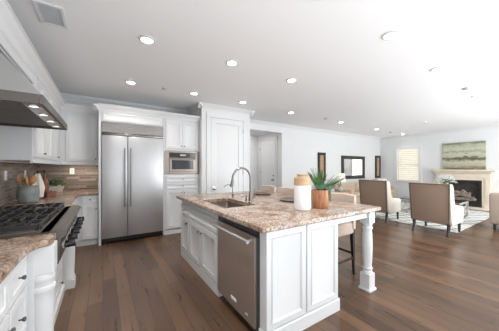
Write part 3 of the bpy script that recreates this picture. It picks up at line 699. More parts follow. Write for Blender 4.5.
obj('spout', tube(bmesh.new(), [(1.555, 2.84, CT+.05), (1.555, 2.84, 1.03)]+[(1.555-.075+.075*math.cos(a*PI/10), 2.84, 1.03+.075*math.sin(a*PI/10)) for a in range(1, 9)], .0065, 10), 'nickel', tp)
obj('lever', tube(bmesh.new(), [(1.555, 2.84, CT+.04), (1.555, 2.80, CT+.05), (1.555, 2.785, CT+.065)], .006, 8), 'nickel', tp)
sd = thing('soap_dispenser', 'short nickel soap dispenser between the two taps', 'soap dispenser', (1.545, 2.46, CT))
obj('base', lathe(bmesh.new(), [(.018, CT), (.018, CT+.006), (.011, CT+.010), (.011, CT+.045), (.006, CT+.05), (.006, CT+.065), (.011, CT+.068), (.011, CT+.078)], 14, Matrix.Translation((1.545, 2.46, 0))), 'nickel', sd)
obj('nozzle', tube(bmesh.new(), [(1.545, 2.46, CT+.072), (1.505, 2.46, CT+.074), (1.49, 2.46, CT+.066)], .0055, 8), 'nickel', sd)
dwo = thing('dishwasher', 'stainless steel dishwasher with bar handle built into the island', 'dishwasher', (1.3, (DW0+DW1)/2, 0))
fd = FR(IX0, DW1, 0, -90); DWW = DW1-DW0
obj('body', B(IX0+.012, IX0+.60, DW0, DW1-.045, .02, .855, .002), 'rubber', dwo)
dd = obj('door', B(.006, DWW-.022, -.028, .010, .085, .80, .004, mat=fd), 'steel_dw', dwo)
obj('control_edge', B(.004, DWW-.004, -.020, .012, .804, .852, .003, mat=fd), 'blackglass', dwo)
h_ = tube(bmesh.new(), [(.03, -.075, .765), (DWW-.05, -.075, .765)], .0145, 12, fd)
for x in (.055, DWW-.075): tube(h_, [(x, -.02, .765), (x, -.075, .765)], .010, 10, fd)
obj('handle', h_, 'steel', dd)
obj('badge', B(.30, .40, -.031, -.027, .150, .178, .001, mat=fd), 'plastic', dd); obj('badge', B(.55, .585, -.030, -.027, .135, .150, .001, mat=fd), 'plastic', dd)
obj('toe_panel', B(.004, DWW-.004, .03, .05, .0, .08, mat=fd), 'black', dwo)
obj('side_seal', B(DWW-.020, DWW-.002, -.014, .010, .085, .80, .001, mat=fd), 'rubber', dwo)

# ------------------------------------------------------------------ things on the island
v = thing('vase', 'white ceramic vase with a tan wooden shoulder on the island', 'vase', (1.70, 1.635, CT))
Tm = Matrix.Translation((1.70, 1.635, 0))
obj('body', lathe(bmesh.new(), [(.070, CT+.001), (.080, CT+.010), (.083, CT+.03), (.083, 1.165)], 32, Tm), 'white_ceramic', v)
obj('shoulder', lathe(bmesh.new(), [(.083, 1.165), (.083, 1.225), (.076, 1.245), (.056, 1.254), (.052, 1.262), (.058, 1.274), (.055, 1.278), (.045, 1.272), (.044, 1.24)], 32, Tm), 'tan_wood', v, 'tan wooden shoulder and rim')
p = thing('potted_plant', 'spiky green plant in a red-brown wooden pot on the island', 'potted plant', (1.955, 1.62, CT))
Tm = Matrix.Translation((1.955, 1.62, 0))
obj('pot', lathe(bmesh.new(), [(.078, CT+.001), (.083, CT+.01), (.090, 1.105), (.087, 1.11), (.080, 1.106), (.078, 1.085)], 28, Tm), 'pot_wood', p)
obj('soil', lathe(bmesh.new(), [(.079, 1.08), (.05, 1.09), (.01, 1.094)], 20, Tm), 'soil', p)
rg = random.Random(3); bm = bmesh.new()
for k in range(78):
    a = k*2.399; el = .55+.95*((k*0.618) % 1); L = .19+.12*rg.random()
    if math.cos(a) < -.35: el = max(el, 1.1); L *= .9
    d = (math.cos(a)*math.cos(el), math.sin(a)*math.cos(el), math.sin(el))
    quad_leaf(bm, (1.955+.02*math.cos(a), 1.62+.02*math.sin(a), 1.085), d, (0, 0, 1.0001) if el < 1.4 else (1, 0, 0), L, .0085, .10)
obj('spiky_foliage', bm, 'green', p)
bm = bmesh.new()
for cx, cy, cz, R in ((1.915, 1.57, 1.135, .06), (1.985, 1.545, 1.13, .068), (2.035, 1.60, 1.135, .062), (1.95, 1.55, 1.15, .055), (2.045, 1.66, 1.14, .055), (1.90, 1.62, 1.14, .05)):
    for k in range(16):
        a = k*2.399; el = .15+.08*k
        quad_leaf(bm, (cx, cy, cz-.015), (math.cos(a)*math.cos(el), math.sin(a)*math.cos(el), math.sin(el)), (0, 0, 1.001), R*(1.1-.02*k), R*.26, -.1, 4)
obj('succulent_rosette', bm, 'bluegreen', p)
bm = bmesh.new()
for k in range(8):
    a = -.9+.22*k; x0 = 1.955+.075*math.cos(a*1.0-.6); y0 = 1.62+.08*math.sin(a*1.0-.6)
    tube(bm, [(x0, y0, 1.10), (x0+.02, y0-.01, 1.10), (x0+.028, y0-.014, 1.04), (x0+.026, y0-.012, 1.0-.008*(k % 3))], .004, 6)
obj('trailing_stem', bm, 'green', p)
def tray(x, y, r, label):
    o = obj('round_tray', lathe(bmesh.new(), [(r*.6, CT+.001), (r*.92, CT+.006), (r, CT+.016), (r*.985, CT+.019), (r*.9, CT+.011), (r*.5, CT+.008)], 36, Matrix.Translation((x, y, 0))), 'charger')
    return tag(o, label, 'tray', 'dark round trays on the island', loc=(x, y, CT))
tray(2.17, 2.97, .15, 'dark round wooden tray toward the pantry end of the island')
tray(2.10, 2.16, .20, 'large dark round wooden tray on the island behind the white vase')
ot = thing('wall_outlet', 'white outlet plate on the end panel of the island', 'outlet', (1.69, IY0-.01, .72))
def outlet(fr, parent, n=1):
    W_ = .07*n+.0
    obj('plate', rect_rings(bmesh.new(), W_, .115, [(0, 0), (0, -.003), (.004, -.006), (.012, -.006)], fr @ Matrix.Translation((-W_/2, 0, -.0575))), 'plastic', parent)
    for z in (-.022, .022): obj('socket', B(-.015, .015, -.0085, -.005, z-.014, z+.014, .002, mat=fr), 'trim', parent)
outlet(FR(1.69, IY0-.0102, .72, 0), ot)
for nm, y in (('white outlet plate on the brown tile between hood and crock', 3.82), ('white outlet plate on the tile above the utensil crock', 4.62)):
    ot = thing('wall_outlet', nm, 'outlet', (XL+.011, y, 1.25)); outlet(FR(XL+.0112, y, 1.25, 90), ot)
ot = thing('wall_outlet', 'white outlet plate on the back wall tile above the planter', 'outlet', (-.487, YB-.011, 1.28)); outlet(FR(-.487, YB-.0112, 1.28, 0), ot)

# ------------------------------------------------------------------ things on the corner countertop
cx, cy = -.775, 3.83
o = obj('utensil_crock', lathe(bmesh.new(), [(.080, CT+.001), (.094, CT+.012), (.104, CT+.06), (.104, CT+.12), (.097, CT+.175), (.094, CT+.19), (.099, CT+.20), (.096, CT+.205), (.089, CT+.195), (.094, CT+.12), (.09, CT+.03), (.05, CT+.02)], 28, Matrix.Translation((cx, cy, 0))), 'crock')
tag(o, 'grey-blue stoneware crock holding wooden utensils', 'crock', loc=(cx, cy, CT))
def spoon(dx, dy, tx, ty, top, headw, headl, label, nm='wooden_spoon'):
    a = Vector((cx+dx, cy+dy, CT+.03)); b = Vector((cx+tx, cy+ty, top)); d = (b-a).normalized()
    t = bmesh.new(); tube(t, [a, a.lerp(b, .5), b-d*headl*.8], .007, 8)
    h = bmesh.new(); bmesh.ops.create_uvsphere(h, u_segments=14, v_segments=8, radius=1)
    h.transform(Matrix.Translation(b-d*headl*.4) @ d.to_track_quat('Z', 'Y').to_matrix().to_4x4() @ Matrix.Rotation(.5, 4, 'Z') @ Matrix.Diagonal((.012, headw, headl*.55, 1)))
    merge(t, h); o = obj(nm, t, 'spoon_wood'); tag(o, label, 'utensil', 'wooden utensils in the crock', loc=tuple(a)); return o
spoon(.03, -.035, .0, -.10, 1.24, .042, .11, 'wide wooden spoon leaning toward the hood in the crock')
spoon(0, .01, .055, -.02, 1.235, .036, .10, 'upright wooden spoon in the middle of the crock')
spoon(-.03, -.01, -.075, -.055, 1.245, .032, .10, 'wooden spatula behind the spoons in the crock', 'wooden_spatula')
spoon(-.005, .04, -.02, .05, 1.20, .034, .09, 'short wooden ladle at the back of the crock', 'wooden_ladle')
bt = thing('oil_bottle', 'tall dark brown bottle between the white towel and the planter', 'bottle', (-.73, 4.50, CT))
Tm = Matrix.Translation((-.73, 4.50, 0))
obj('body', lathe(bmesh.new(), [(.04, CT+.001), (.045, CT+.01), (.045, CT+.21), (.035, CT+.25), (.016, CT+.28), (.015, CT+.35)], 20, Tm), 'red_wood', bt)
obj('stopper', lathe(bmesh.new(), [(.017, CT+.35), (.019, CT+.38), (.012, CT+.395)], 14, Tm), 'black', bt)
sv = thing('paper_roll_holder', 'white cloth towel draped on a slim stand beside the crock', 'towel stand', (-.76, 4.22, CT))
Tm = Matrix.Translation((-.76, 4.22, 0))
obj('stand', lathe(bmesh.new(), [(.06, CT+.001), (.06, CT+.012), (.008, CT+.018), (.008, CT+.36), (.016, CT+.375), (.004, CT+.39)], 18, Tm), 'blackwood', sv)
t = bmesh.new(); prof = [(.052, .02), (.058, .08), (.066, .15), (.052, .23), (.034, .30), (.024, .35)]; prev = None
for r_, z in prof:
    ring = [t.verts.new((r_*(1+.18*math.sin(5*a*2*PI/40))*math.cos(a*2*PI/40), r_*(1+.18*math.sin(5*a*2*PI/40))*math.sin(a*2*PI/40), CT+z)) for a in range(40)]
    if prev:
        for k in range(40): t.faces.new((prev[k], prev[(k+1) % 40], ring[(k+1) % 40], ring[k]))
    else: t.faces.new(ring[::-1])
    prev = ring
t.faces.new(prev); t.transform(Tm); obj('towel', t, 'linen', sv)
rb = thing('wooden_box', 'small reddish wooden box with lid beside the crock', 'box', (-.64, 4.36, CT), 20)
fr = FR(-.64, 4.36, CT, 20)
obj('body', B(-.055, .055, -.05, .05, .001, .06, .004, mat=fr), 'red_wood', rb); obj('lid', B(-.06, .06, -.055, .055, .061, .082, .005, mat=fr), 'red_wood', rb); obj('knob', lathe(bmesh.new(), [(.006, .082), (.006, .088), (.011, .094), (.006, .10)], 12, fr), 'black', rb)
px, py = -.765, 5.17
pb = thing('planter_basket', 'whitewashed wicker basket planted with greenery under the back outlet', 'planter', (px, py, CT))
t = bmesh.new(); rings = []
for z, ax, ay in ((.001, .155, .060), (.05, .168, .068), (.105, .182, .076), (.112, .186, .08), (.112, .172, .066), (.07, .165, .06)):
    ring = []
    for k in range(56):
        a = 2*PI*k/56; c_, s_ = math.cos(a), math.sin(a); wv = 1+.02*(1 if k % 2 else -1)
        ring.append(t.verts.new((px+ax*wv*math.copysign(abs(c_)**.4, c_), py+ay*wv*math.copysign(abs(s_)**.4, s_), CT+z)))
    rings.append(ring)
for a, c in zip(rings, rings[1:]):
    for k in range(56): t.faces.new((a[k], a[(k+1) % 56], c[(k+1) % 56], c[k]))
t.faces.new(rings[0][::-1]); t.faces.new(rings[-1]); obj('basket', t, 'wicker', pb)
bm = bmesh.new(); rg = random.Random(5)
for k in range(70):
    a = k*2.399; el = .2+1.1*rg.random(); bx = px+rg.uniform(-.14, .14); by = py+rg.uniform(-.045, .045)
    quad_leaf(bm, (bx, by, CT+.09), (math.cos(a)*math.cos(el), .6*math.sin(a)*math.cos(el), math.sin(el)+.25), (0, 0, 1.001), .13+.11*rg.random(), .018, .2, 4)
obj('foliage', bm, 'green', pb)
bm = bmesh.new()
for q in range(5):
    cx_, cy_ = px-.12+.06*q, py-.04
    for k in range(9):
        a = k*2.399; quad_leaf(bm, (cx_, cy_, CT+.115), (math.cos(a)*.8, math.sin(a)*.8, .5), (0, 0, 1.001), .035, .010, 0, 3)
obj('pale_blossom', bm, 'petal', pb)

# ------------------------------------------------------------------ counter stools
def soft(bm, x0, x1, y0, y1, z0, z1, b=.03, mat=None): return box(bm, x0, x1, y0, y1, z0, z1, b, mat, 3)
stool = thing('counter_stool', 'beige upholstered stool nearest the turned island leg', 'stool', (0, 0, 0), 0, 'beige stools along the island overhang')
obj('seat', soft(bmesh.new(), -.20, .17, -.185, .185, .52, .675, .035), 'beige', stool)
t = bmesh.new(); n = 12; rows = []                                    # curved back, hollow towards the island
for i in range(n+1):
    u = -1+2*i/n; y = .195*u; xo = .215-.045*u*u
    rows.append([t.verts.new(q) for q in ((xo-.045, y, .60), (xo, y, .58), (xo+.02, y, 1.0-.012*u*u), (xo, y, 1.012-.012*u*u), (xo-.025, y, 1.0-.012*u*u))])
for a, c in zip(rows, rows[1:]):
    for k in range(5): t.faces.new((a[k], a[(k+1) % 5], c[(k+1) % 5], c[k]))
t.faces.new(rows[0][::-1]); t.faces.new(rows[-1]); bmesh.ops.recalc_face_normals(t, faces=t.faces[:])
obj('backrest', t, 'beige', stool)
for sx, sy in ((-1, -1), (-1, 1), (1, -1), (1, 1)):
    xt, yt, xb, yb = .155*sx+(0 if sx < 0 else .02), .15*sy, .17*sx+(0 if sx < 0 else .03), .155*sy
    obj('leg', tube(bmesh.new(), [(xt, yt, .56), (xt, yt, .46), (xb, yb, 0)], .02, 4, radii=[.030, .028, .017]), 'blackwood', stool)
for sy in (-.155, .155): obj('stretcher', B(-.155, .17, sy-.008, sy+.008, .20, .225), 'blackwood', stool)
obj('footrest', B(-.18, -.16, -.15, .15, .24, .27), 'blackwood', stool); obj('stretcher', B(.17, .19, -.15, .15, .26, .285), 'blackwood', stool)
stool.location = (2.455, 1.83, 0); WORLD[stool.name] = FR(2.455, 1.83, 0)
for y, lb in ((2.37, 'beige upholstered stool second from the turned leg, behind the vase and plant'), (2.88, 'beige upholstered stool third from the turned leg, past the white vase'), (3.38, 'beige upholstered stool at the pantry end of the island')):
    dup(stool, (2.455, y, 0), 0, lb, 'beige stools along the island overhang')

# ------------------------------------------------------------------ living room
tag(obj('area_rug', B(6.12, 9.75, 1.58, 4.15, .001, .013, .004), 'rug'), 'pale rug with grey diamond lines under the coffee table', 'rug', loc=(7.9, 2.9, 0))
def armchair(name, label):
    a = thing(name, label, 'armchair', (0, 0, 0), 0, 'taupe and cream armchairs facing the fireplace')
    # back: slightly reclined slab; taupe outside, cream inside
    t = bmesh.new()
    yw, yb_ = .345, .325
    P8 = [(-.36, -yb_, .25), (-.36, yb_, .25), (-.30, yb_, .25), (-.30, -yb_, .25), (-.43, -yw, 1.03), (-.43, yw, 1.03), (-.36, yw, 1.035), (-.36, -yw, 1.035)]
    vs = [t.verts.new(q) for q in P8]
    for f_ in ((0, 1, 2, 3), (4, 7, 6, 5), (0, 4, 5, 1), (1, 5, 6, 2), (2, 6, 7, 3), (3, 7, 4, 0)): t.faces.new([vs[i] for i in f_])
    bmesh.ops.recalc_face_normals(t, faces=t.faces[:]); bevel_all(t, t.faces[:], .012, 2)
    obj('back_panel', t, 'taupe', a)
    obj('inner_back', soft(bmesh.new(), -.30, -.20, -.27, .27, .42, 1.0, .035), 'cream', a)
    for s in (-1, 1):
        prof = [(-.425, 1.03), (-.29, 1.02), (-.235, .92), (-.20, .70), (-.14, .605), (.28, .56), (.34, .53), (.34, .22), (-.30, .22), (-.345, .30)]
        t = xz_prism(prof, *((s*.35, s*.275) if s > 0 else (-.35, -.275))); bevel_all(t, t.faces[:], .015, 2)
        obj('wing_side', t, 'cream', a)
    obj('seat_base', soft(bmesh.new(), -.31, .33, -.28, .28, .22, .36, .015), 'cream', a)
    obj('seat_cushion', soft(bmesh.new(), -.24, .355, -.27, .27, .355, .48, .035), 'cream', a)
    bm = bmesh.new(); pts = []
    for i in range(18): pts.append((-.432, -.33+.66*i/17, 1.018))
    for i in range(22):
        f_ = i/21
        for s in (-1, 1): pts.append((-.362-.07*f_-.004, s*(yb_+(yw-yb_)*f_-.012), .27+.74*f_))
    for q in pts:
        h = bmesh.new(); bmesh.ops.create_uvsphere(h, u_segments=6, v_segments=4, radius=.014); h.transform(Matrix.Translation(q)); merge(bm, h)
    obj('nailhead_stud', bm, 'bronze', a)
    for sx, sy in ((-1, -1), (-1, 1), (1, -1), (1, 1)):
        if sx < 0: pth, rd = [(-.30, sy*.29, .25), (-.31, sy*.29, .15), (-.345, sy*.29, .06), (-.37, sy*.29, 0)], [.032, .028, .023, .02]
        else: pth, rd = [(.29, sy*.29, .25), (.30, sy*.29, .10), (.30, sy*.29, .0135)], [.03, .024, .02]
        obj('leg', tube(bmesh.new(), pth, .02, 8, radii=rd), 'espresso', a)
    return a
a1 = armchair('armchair', 'taupe-backed armchair with nailhead trim standing in front of the fireplace')
a1.location = (5.93, 1.865, 0)
dup(a1, (6.11, 3.11, .0), 2, 'taupe-backed armchair with nailhead trim in front of the sofa under the mirror', 'taupe and cream armchairs facing the fireplace')
# accent chair at the edge of the picture
ac = thing('tub_chair', 'greige upholstered chair cut off by the picture border near the hearth', 'armchair', (7.45, .80, 0))
obj('back', soft(bmesh.new(), 7.06, 7.22, .42, 1.30, .12, .80, .05), 'greige', ac)
for y0, y1 in ((.42, .57), (1.16, 1.31)): obj('arm', soft(bmesh.new(), 7.16, 7.80, y0, y1, .12, .60, .05), 'greige', ac)
obj('seat', soft(bmesh.new(), 7.18, 7.82, .58, 1.15, .14, .44, .05), 'greige', ac)
for x in (7.13, 7.73):
    for y in (.50, 1.22): obj('leg', tube(bmesh.new(), [(x, y, .16), (x, y, 0)], .025, 8, radii=[.03, .022]), 'espresso', ac)
# coffee table
ct = thing('coffee_table', 'chrome framed coffee table with glass top on the pale rug', 'coffee table', (7.95, 2.6, .013))
TX = (7.6, 8.3); TYY = (1.93, 3.28); tz = .43; q = .018
bm = bmesh.new()
for y in TYY:
    for z in (.034, tz-.02): box(bm, TX[0], TX[1], y-q, y+q, z-q, z+q, .003)
for x in TX:
    for z in (.034, tz-.02): box(bm, x-q, x+q, TYY[0], TYY[1], z-q, z+q, .003)
obj('frame', bm, 'chrome', ct)
for x in TX:
    for y in TYY: obj('leg', B(x-q, x+q, y-q, y+q, .0135, tz-.002, .003), 'chrome', ct)
for y in TYY:
    bm = bmesh.new()
    for s in (-1, 1): tube(bm, [(7.95-.30*s, y, .06), (7.95+.30*s, y, tz-.05)], .011, 6)
    obj('cross_brace', bm, 'chrome', ct)
obj('top', B(TX[0]-.02, TX[1]+.02, TYY[0]-.02, TYY[1]+.02, tz, tz+.014, .003), 'mirror', ct)
def bouquet(name, label, x, y, z, vr, vh, spread, top, mat, n=46, seed=1, vmat='white_ceramic'):
    rg = random.Random(seed); f = thing(name, label, 'flower vase', (x, y, z)); Tm = Matrix.Translation((x, y, z))
    obj('vase', lathe(bmesh.new(), [(vr*.6, .001), (vr*.9, .02), (vr, vh*.45), (vr*.7, vh*.85), (vr*.75, vh), (vr*.62, vh), (vr*.55, vh*.8)], 20, Tm), vmat, f)
    bl_, st = bmesh.new(), bmesh.new()
    for k in range(n):
        a = k*2.399; u = math.sqrt((k+.5)/n); hx, hy = spread*u*math.cos(a), spread*u*math.sin(a); hz = vh+(top-vh)*(.45+.5*math.sqrt(max(0, 1-u*u)))+rg.uniform(-.03, .03)
        if k % 3 == 0: tube(st, [(x, y, z+vh*.8), (x+hx*.5, y+hy*.5, z+vh+(hz-vh)*.6), (x+hx, y+hy, z+hz)], .004, 5)
        for m_ in range(6):
            b_ = m_*1.05+a
            quad_leaf(bl_, (x+hx, y+hy, z+hz), (math.cos(b_)*.8, math.sin(b_)*.8, .45), (0, 0, 1.001), .055, .022, .1, 3, .002)
    obj('stems', st, 'green', f); obj('blossoms', bl_, mat, f)
    return f
bouquet('flower_arrangement', 'white flowers in a white vase on the chrome coffee table', 7.9, 2.30, tz+.0145, .085, .26, .24, .70, 'petal', n=70, seed=4)
# sofa against the back wall
so = thing('sofa', 'tan sofa against the long wall under the mirror', 'sofa', (8.4, 4.85, 0))
obj('base', soft(bmesh.new(), 6.98, 9.82, 4.45, 5.28, .10, .34, .03), 'tan', so)
obj('back', soft(bmesh.new(), 6.98, 9.82, 5.08, 5.30, .30, .74, .05), 'tan', so)
for x0, x1 in ((6.86, 7.06), (9.74, 9.94)): obj('arm', soft(bmesh.new(), x0, x1, 4.42, 5.28, .10, .63, .05), 'tan', so)
for k in range(3):
    x0 = 7.07+k*.888
    obj('seat_cushion', soft(bmesh.new(), x0+.004, x0+.884, 4.42, 5.02, .34, .48, .05), 'tan', so)
    obj('back_cushion', soft(bmesh.new(), x0+.01, x0+.878, 4.93, 5.11, .46, .78, .07), 'tan', so)
for x in (6.95, 9.85):
    for y in (4.52, 5.2): obj('foot', tube(bmesh.new(), [(x, y, .11), (x, y, 0)], .03, 8, radii=[.035, .025]), 'espresso', so)
def pillow(x, y, z, rz, label, mat='linen', s=.22):
    t = bmesh.new(); bmesh.ops.create_cube(t, size=2); bmesh.ops.subdivide_edges(t, edges=t.edges[:], cuts=5, use_grid_fill=True)
    for v_ in t.verts:
        a, b_ = v_.co.x, v_.co.z; th_ = .35*(1-a**4)*(1-b_**4)+.03
        v_.co = Vector((a*s*(1-.05*(1-b_*b_)), v_.co.y*th_*s, b_*s*(1-.05*(1-a*a))))
    t.transform(Matrix.Translation((x, y, z)) @ Matrix.Rotation(math.radians(rz), 4, 'Z') @ Matrix.Rotation(-.3, 4, 'X'))
    return tag(obj('throw_pillow', t, mat, smooth=60), label, 'pillow', loc=(x, y, z))
pillow(9.40, 4.68, .71, -20, 'white throw pillow at the window end of the tan sofa')
pillow(8.88, 4.66, .71, 8, 'taupe throw pillow beside the white one on the tan sofa', 'greige')
# side table with lamp and flowers
sx, sy = 6.40, 4.72
sb = thing('side_table', 'low wooden side table holding the lamp, between stools and sofa', 'side table', (sx, sy, 0))
obj('top', B(sx-.44, sx+.42, sy-.26, sy+.26, .50, .53, .006), 'tan_wood', sb); obj('shelf', B(sx-.40, sx+.38, sy-.22, sy+.22, .16, .18, .004), 'tan_wood', sb)
for x in (sx-.40, sx+.38):
    for y in (sy-.22, sy+.22): obj('leg', B(x-.02, x+.02, y-.02, y+.02, 0, .499, .003), 'tan_wood', sb)
lx, lyy = 6.58, 4.62
lp = thing('table_lamp', 'table lamp with linen shade and glass base on the side table', 'lamp', (lx, lyy, .531))
Tm = Matrix.Translation((lx, lyy, .531))
obj('base', lathe(bmesh.new(), [(.07, .001), (.072, .012), (.03, .02), (.075, .06), (.085, .11), (.06, .16), (.022, .19), (.014, .21)], 24, Tm), 'glassy', lp)
obj('stem', lathe(bmesh.new(), [(.011, .21), (.009, .44), (.014, .45), (.009, .46)], 12, Tm), 'nickel', lp)
obj('lamp_shade', lathe(bmesh.new(), [(.155, .37), (.125, .63), (.122, .63), (.151, .37)], 28, Tm, cap=False), 'shade', lp)
obj('bulb', lathe(bmesh.new(), [(.012, .45), (.03, .49), (.03, .52), (.015, .545)], 12, Tm), 'lamp_on', lp)
bouquet('flower_arrangement', 'pale blue and white flowers in a glass vase beside the lamp', 6.12, 4.60, .531, .07, .16, .20, .46, 'petalblue', 40, 9, 'glassy')
# wall decor
mr = thing('wall_mirror', 'wide mirror with a thick dark frame on the long wall', 'mirror', (8.45, YB, .91))
MXa, MXb, MZa, MZb = 7.67, 9.23, .91, 1.82; fwid = .13
bm = bmesh.new()
for a in ((MXa, MXb, MZa, MZa+fwid), (MXa, MXb, MZb-fwid, MZb), (MXa, MXa+fwid, MZa+fwid, MZb-fwid), (MXb-fwid, MXb, MZa+fwid, MZb-fwid)): box(bm, a[0], a[1], YB-.05, YB-.004, a[2], a[3], .008)
obj('frame', bm, 'espresso', mr); obj('mirror_glass', B(MXa+fwid-.01, MXb-fwid+.01, YB-.022, YB-.006, MZa+fwid-.01, MZb-fwid+.01), 'mirror', mr)
def deco(x0, x1, label):
    d = thing('wall_panel', label, 'wall decor', ((x0+x1)/2, YB, .89)); bm = bmesh.new(); z0, z1, f_ = .89, 1.89, .10
    for a in ((x0, x1, z0, z0+f_), (x0, x1, z1-f_, z1), (x0, x0+f_, z0+f_, z1-f_), (x1-f_, x1, z0+f_, z1-f_)): box(bm, a[0], a[1], YB-.045, YB-.004, a[2], a[3], .006)
    obj('frame', bm, 'espresso', d); obj('carved_inset', B(x0+f_-.005, x1-f_+.005, YB-.028, YB-.006, z0+f_-.005, z1-f_+.005), 'panel_tan', d)
deco(6.33, 6.73, 'tall narrow dark-framed wall panel above the potted plant'); deco(10.08, 10.50, 'tall narrow dark-framed wall panel near the room corner')
# fireplace
fp = thing('fireplace', 'cream stone fireplace with mantel shelf and black firebox', 'fireplace', (10.45, 2.565, 0))
XS = 10.34; OY0, OY1, OZ = 2.06, 3.07, .93
for y0, y1 in ((1.86, OY0-.05), (OY1+.05, 3.27)):
    bm = B(XS, XR-.004, y0, y1, .045, .998, .006); box(bm, XS-.02, XR-.004, y0-.015, y1+.015, .045, .17, .006); box(bm, XS-.012, XS, y0+.035, y1-.035, .22, .95, .004)
    obj('pilaster', bm, 'cream_stone', fp)
bm = B(XS+.003, XR-.004, 1.866, 3.264, 1.00, 1.155, .004); box(bm, XS+.015, XR-.004, OY0-.05, OY1+.05, OZ, 1.00); box(bm, XS-.012, XS, 2.0, 3.13, 1.03, 1.12, .004)
box(bm, XS+.015, XR-.004, OY0-.05, OY0, .045, OZ); box(bm, XS+.015, XR-.004, OY1, OY1+.05, .045, OZ)
obj('header', bm, 'cream_stone', fp)
bm = B(10.30, XR-.004, 1.84, 3.29, 1.155, 1.19, .008); box(bm, 10.26, XR-.004, 1.81, 3.32, 1.19, 1.225, .01); box(bm, 10.21, XR-.004, 1.76, 3.37, 1.225, 1.285, .012)
obj('mantel_shelf', bm, 'cream_stone', fp)
obj('hearth', B(9.98, XR-.004, 1.80, 3.33, .001, .045, .008), 'cream_stone', fp)
fb = obj('firebox', B(XR-.012, XR-.004, OY0, OY1, .046, OZ), 'firebrick', fp)
bm = bmesh.new()
for a in ((OY0, OY1, .046, .12), (OY0, OY1, OZ-.10, OZ), (OY0, OY0+.06, .12, OZ-.10), (OY1-.06, OY1, .12, OZ-.10)): box(bm, XS+.02, XS+.04, a[0], a[1], a[2], a[3], .003)
for k in range(3): box(bm, XS+.014, XS+.022, OY0+.08, OY1-.08, OZ-.085+k*.026, OZ-.075+k*.026)
obj('metal_frame', bm, 'black', fp)
bm = B(XS+.06, XR-.02, OY0+.02, OY1-.02, .05, .225, .004)
obj('burner_tray', bm, 'black', fp)
rg = random.Random(2)
for k, (y0, z0, y1, z1) in enumerate(((2.2, .27, 2.95, .29), (2.25, .34, 2.7, .44), (2.5, .43, 2.9, .34), (2.35, .46, 2.8, .52), (2.3, .3, 2.55, .58))):
    pts = [(XR-.13+rg.uniform(-.03, .03), y0+(y1-y0)*i/5, z0+(z1-z0)*i/5+rg.uniform(-.015, .015)) for i in range(6)]
    obj('log', tube(bmesh.new(), pts, .05, 9, radii=[.045+rg.uniform(-.008, .012) for _ in pts]), 'log', fp)
fr = FR(10.515, 3.12, 1.287, -90)
pt = thing('painting', 'abstract pale green landscape canvas leaning above the mantel', 'painting', (10.515, 2.56, 1.287), -90)
cv = B(0, 1.12, -.018, .018, .002, .945, .003); lean = FR(10.505, 3.12, 1.287, -90) @ Matrix.Rotation(-.012, 4, 'X')
cv.transform(lean); cvo = obj('canvas', cv, 'painting', pt)
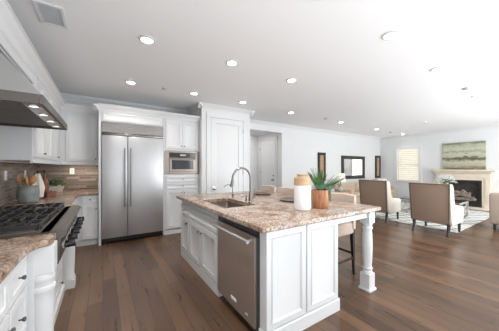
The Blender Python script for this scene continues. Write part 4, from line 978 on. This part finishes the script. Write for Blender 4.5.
# ------------------------------------------------------------------ ceiling fittings
LB = [(.391, 2.597), (1.395, 2.567), (2.445, 2.578), (2.467, 1.155), (3.856, 1.2), (5.933, 1.242), (.372, 4.018), (1.385, 3.986), (2.421, 3.981), (3.852, 4.079), (5.904, 4.135), (8.003, 4.204), (10.05, 4.235), (.391, 1.17), (1.395, 1.17)]  # last two are unseen, added along the grid to light the kitchen
NM = ['over the floor before the refrigerator', 'over the island sink', 'over the stools beside the island', 'over the turned island leg', 'over the open floor past the island', 'above the taupe armchair at the fireplace',
      'close to the refrigerator cabinet', 'close to the pantry closet corner', 'in front of the pantry door', 'outside the hallway opening', 'above the first dark wall panel', 'above the wide mirror', 'near the window corner', 'added out of view over the floor beside the rangetop drawers', 'added out of view over the floor before the dishwasher']
dl = None
for (x, y), nm in zip(LB, NM):
    lb = 'round white recessed ceiling light '+nm
    if dl is None:
        dl = thing('recessed_light', lb, 'ceiling light', (x, y, CE), 0, 'recessed ceiling lights'); Tm = Matrix.Translation((x, y, 0))
        obj('trim_ring', lathe(bmesh.new(), [(.058, CE-.012), (.066, CE-.011), (.085, CE-.006), (.088, CE-.001)], 28, Tm), 'trim', dl)
        obj('lens', lathe(bmesh.new(), [(.057, CE-.0125), (.05, CE-.014), (.01, CE-.0145)], 24, Tm), 'lamp_on', dl)
    else: dup(dl, (x, y, CE), 0, lb, 'recessed ceiling lights')
    l = bpy.data.lights.new('downlight', 'SPOT'); l.energy = (40 if x < .5 and y > 2 else 15 if x < .5 else 20) if y < 3 and x < 3 else (24 if x < .5 else 8 if x > 3 else 5); l.spot_size = 2.95 if x < .5 and y > 3 else 2.3; l.spot_blend = .8; l.shadow_soft_size = .07; l.color = (1, .965, .92)
    lo = bpy.data.objects.new('downlight', l); COL.objects.link(lo); lo.location = (x, y, CE-.03)
for nm, x, y, lb in (('smoke_detector', 5.12, 4.066, 'small grey round ceiling sensor near the dark wall panel'), ('smoke_detector', 5.18, 1.222, 'small grey round ceiling sensor above the space behind an armchair'),
                     ('smoke_detector', 9.11, 4.267, 'small grey round ceiling sensor between mirror and corner lights'), ('smoke_detector', 7.99, 2.784, 'small pale ceiling sensor above the coffee table'), ('smoke_detector', .87, 4.015, 'small grey ceiling sprinkler between two lights above the refrigerator')):
    r_ = .05 if x > 2 else .035
    o = obj(nm, lathe(bmesh.new(), [(r_*.3, CE-.03), (r_*.7, CE-.026), (r_, CE-.012), (r_, CE-.001)], 18, Matrix.Translation((x, y, 0))), 'sensor' if x < 7.5 or x > 9 else 'plastic'); tag(o, lb, 'ceiling sensor', loc=(x, y, CE))
av = thing('ceiling_vent', 'white louvred air vent in the ceiling above the range side', 'vent', (-.384, 2.64, CE))
vx0, vx1, vy0, vy1 = -.485, -.283, 2.465, 2.815; bm = bmesh.new()
for a in ((vx0, vx1, vy0, vy0+.03), (vx0, vx1, vy1-.03, vy1), (vx0, vx0+.03, vy0+.03, vy1-.03), (vx1-.03, vx1, vy0+.03, vy1-.03)): box(bm, a[0], a[1], a[2], a[3], CE-.012, CE-.001, .003)
obj('frame', bm, 'trim', av); bm = bmesh.new()
for k in range(15):
    y = vy0+.04+k*(vy1-vy0-.08)/14; box(bm, vx0+.03, vx1-.03, -.009, .009, -.001, .001, mat=Matrix.Translation((0, y, CE-.009)) @ Matrix.Rotation(.6, 4, 'X'))
obj('louvre_slat', bm, 'trim', av); obj('duct_opening', B(vx0+.03, vx1-.03, vy0+.03, vy1-.03, CE-.003, CE-.001), 'duct', av)
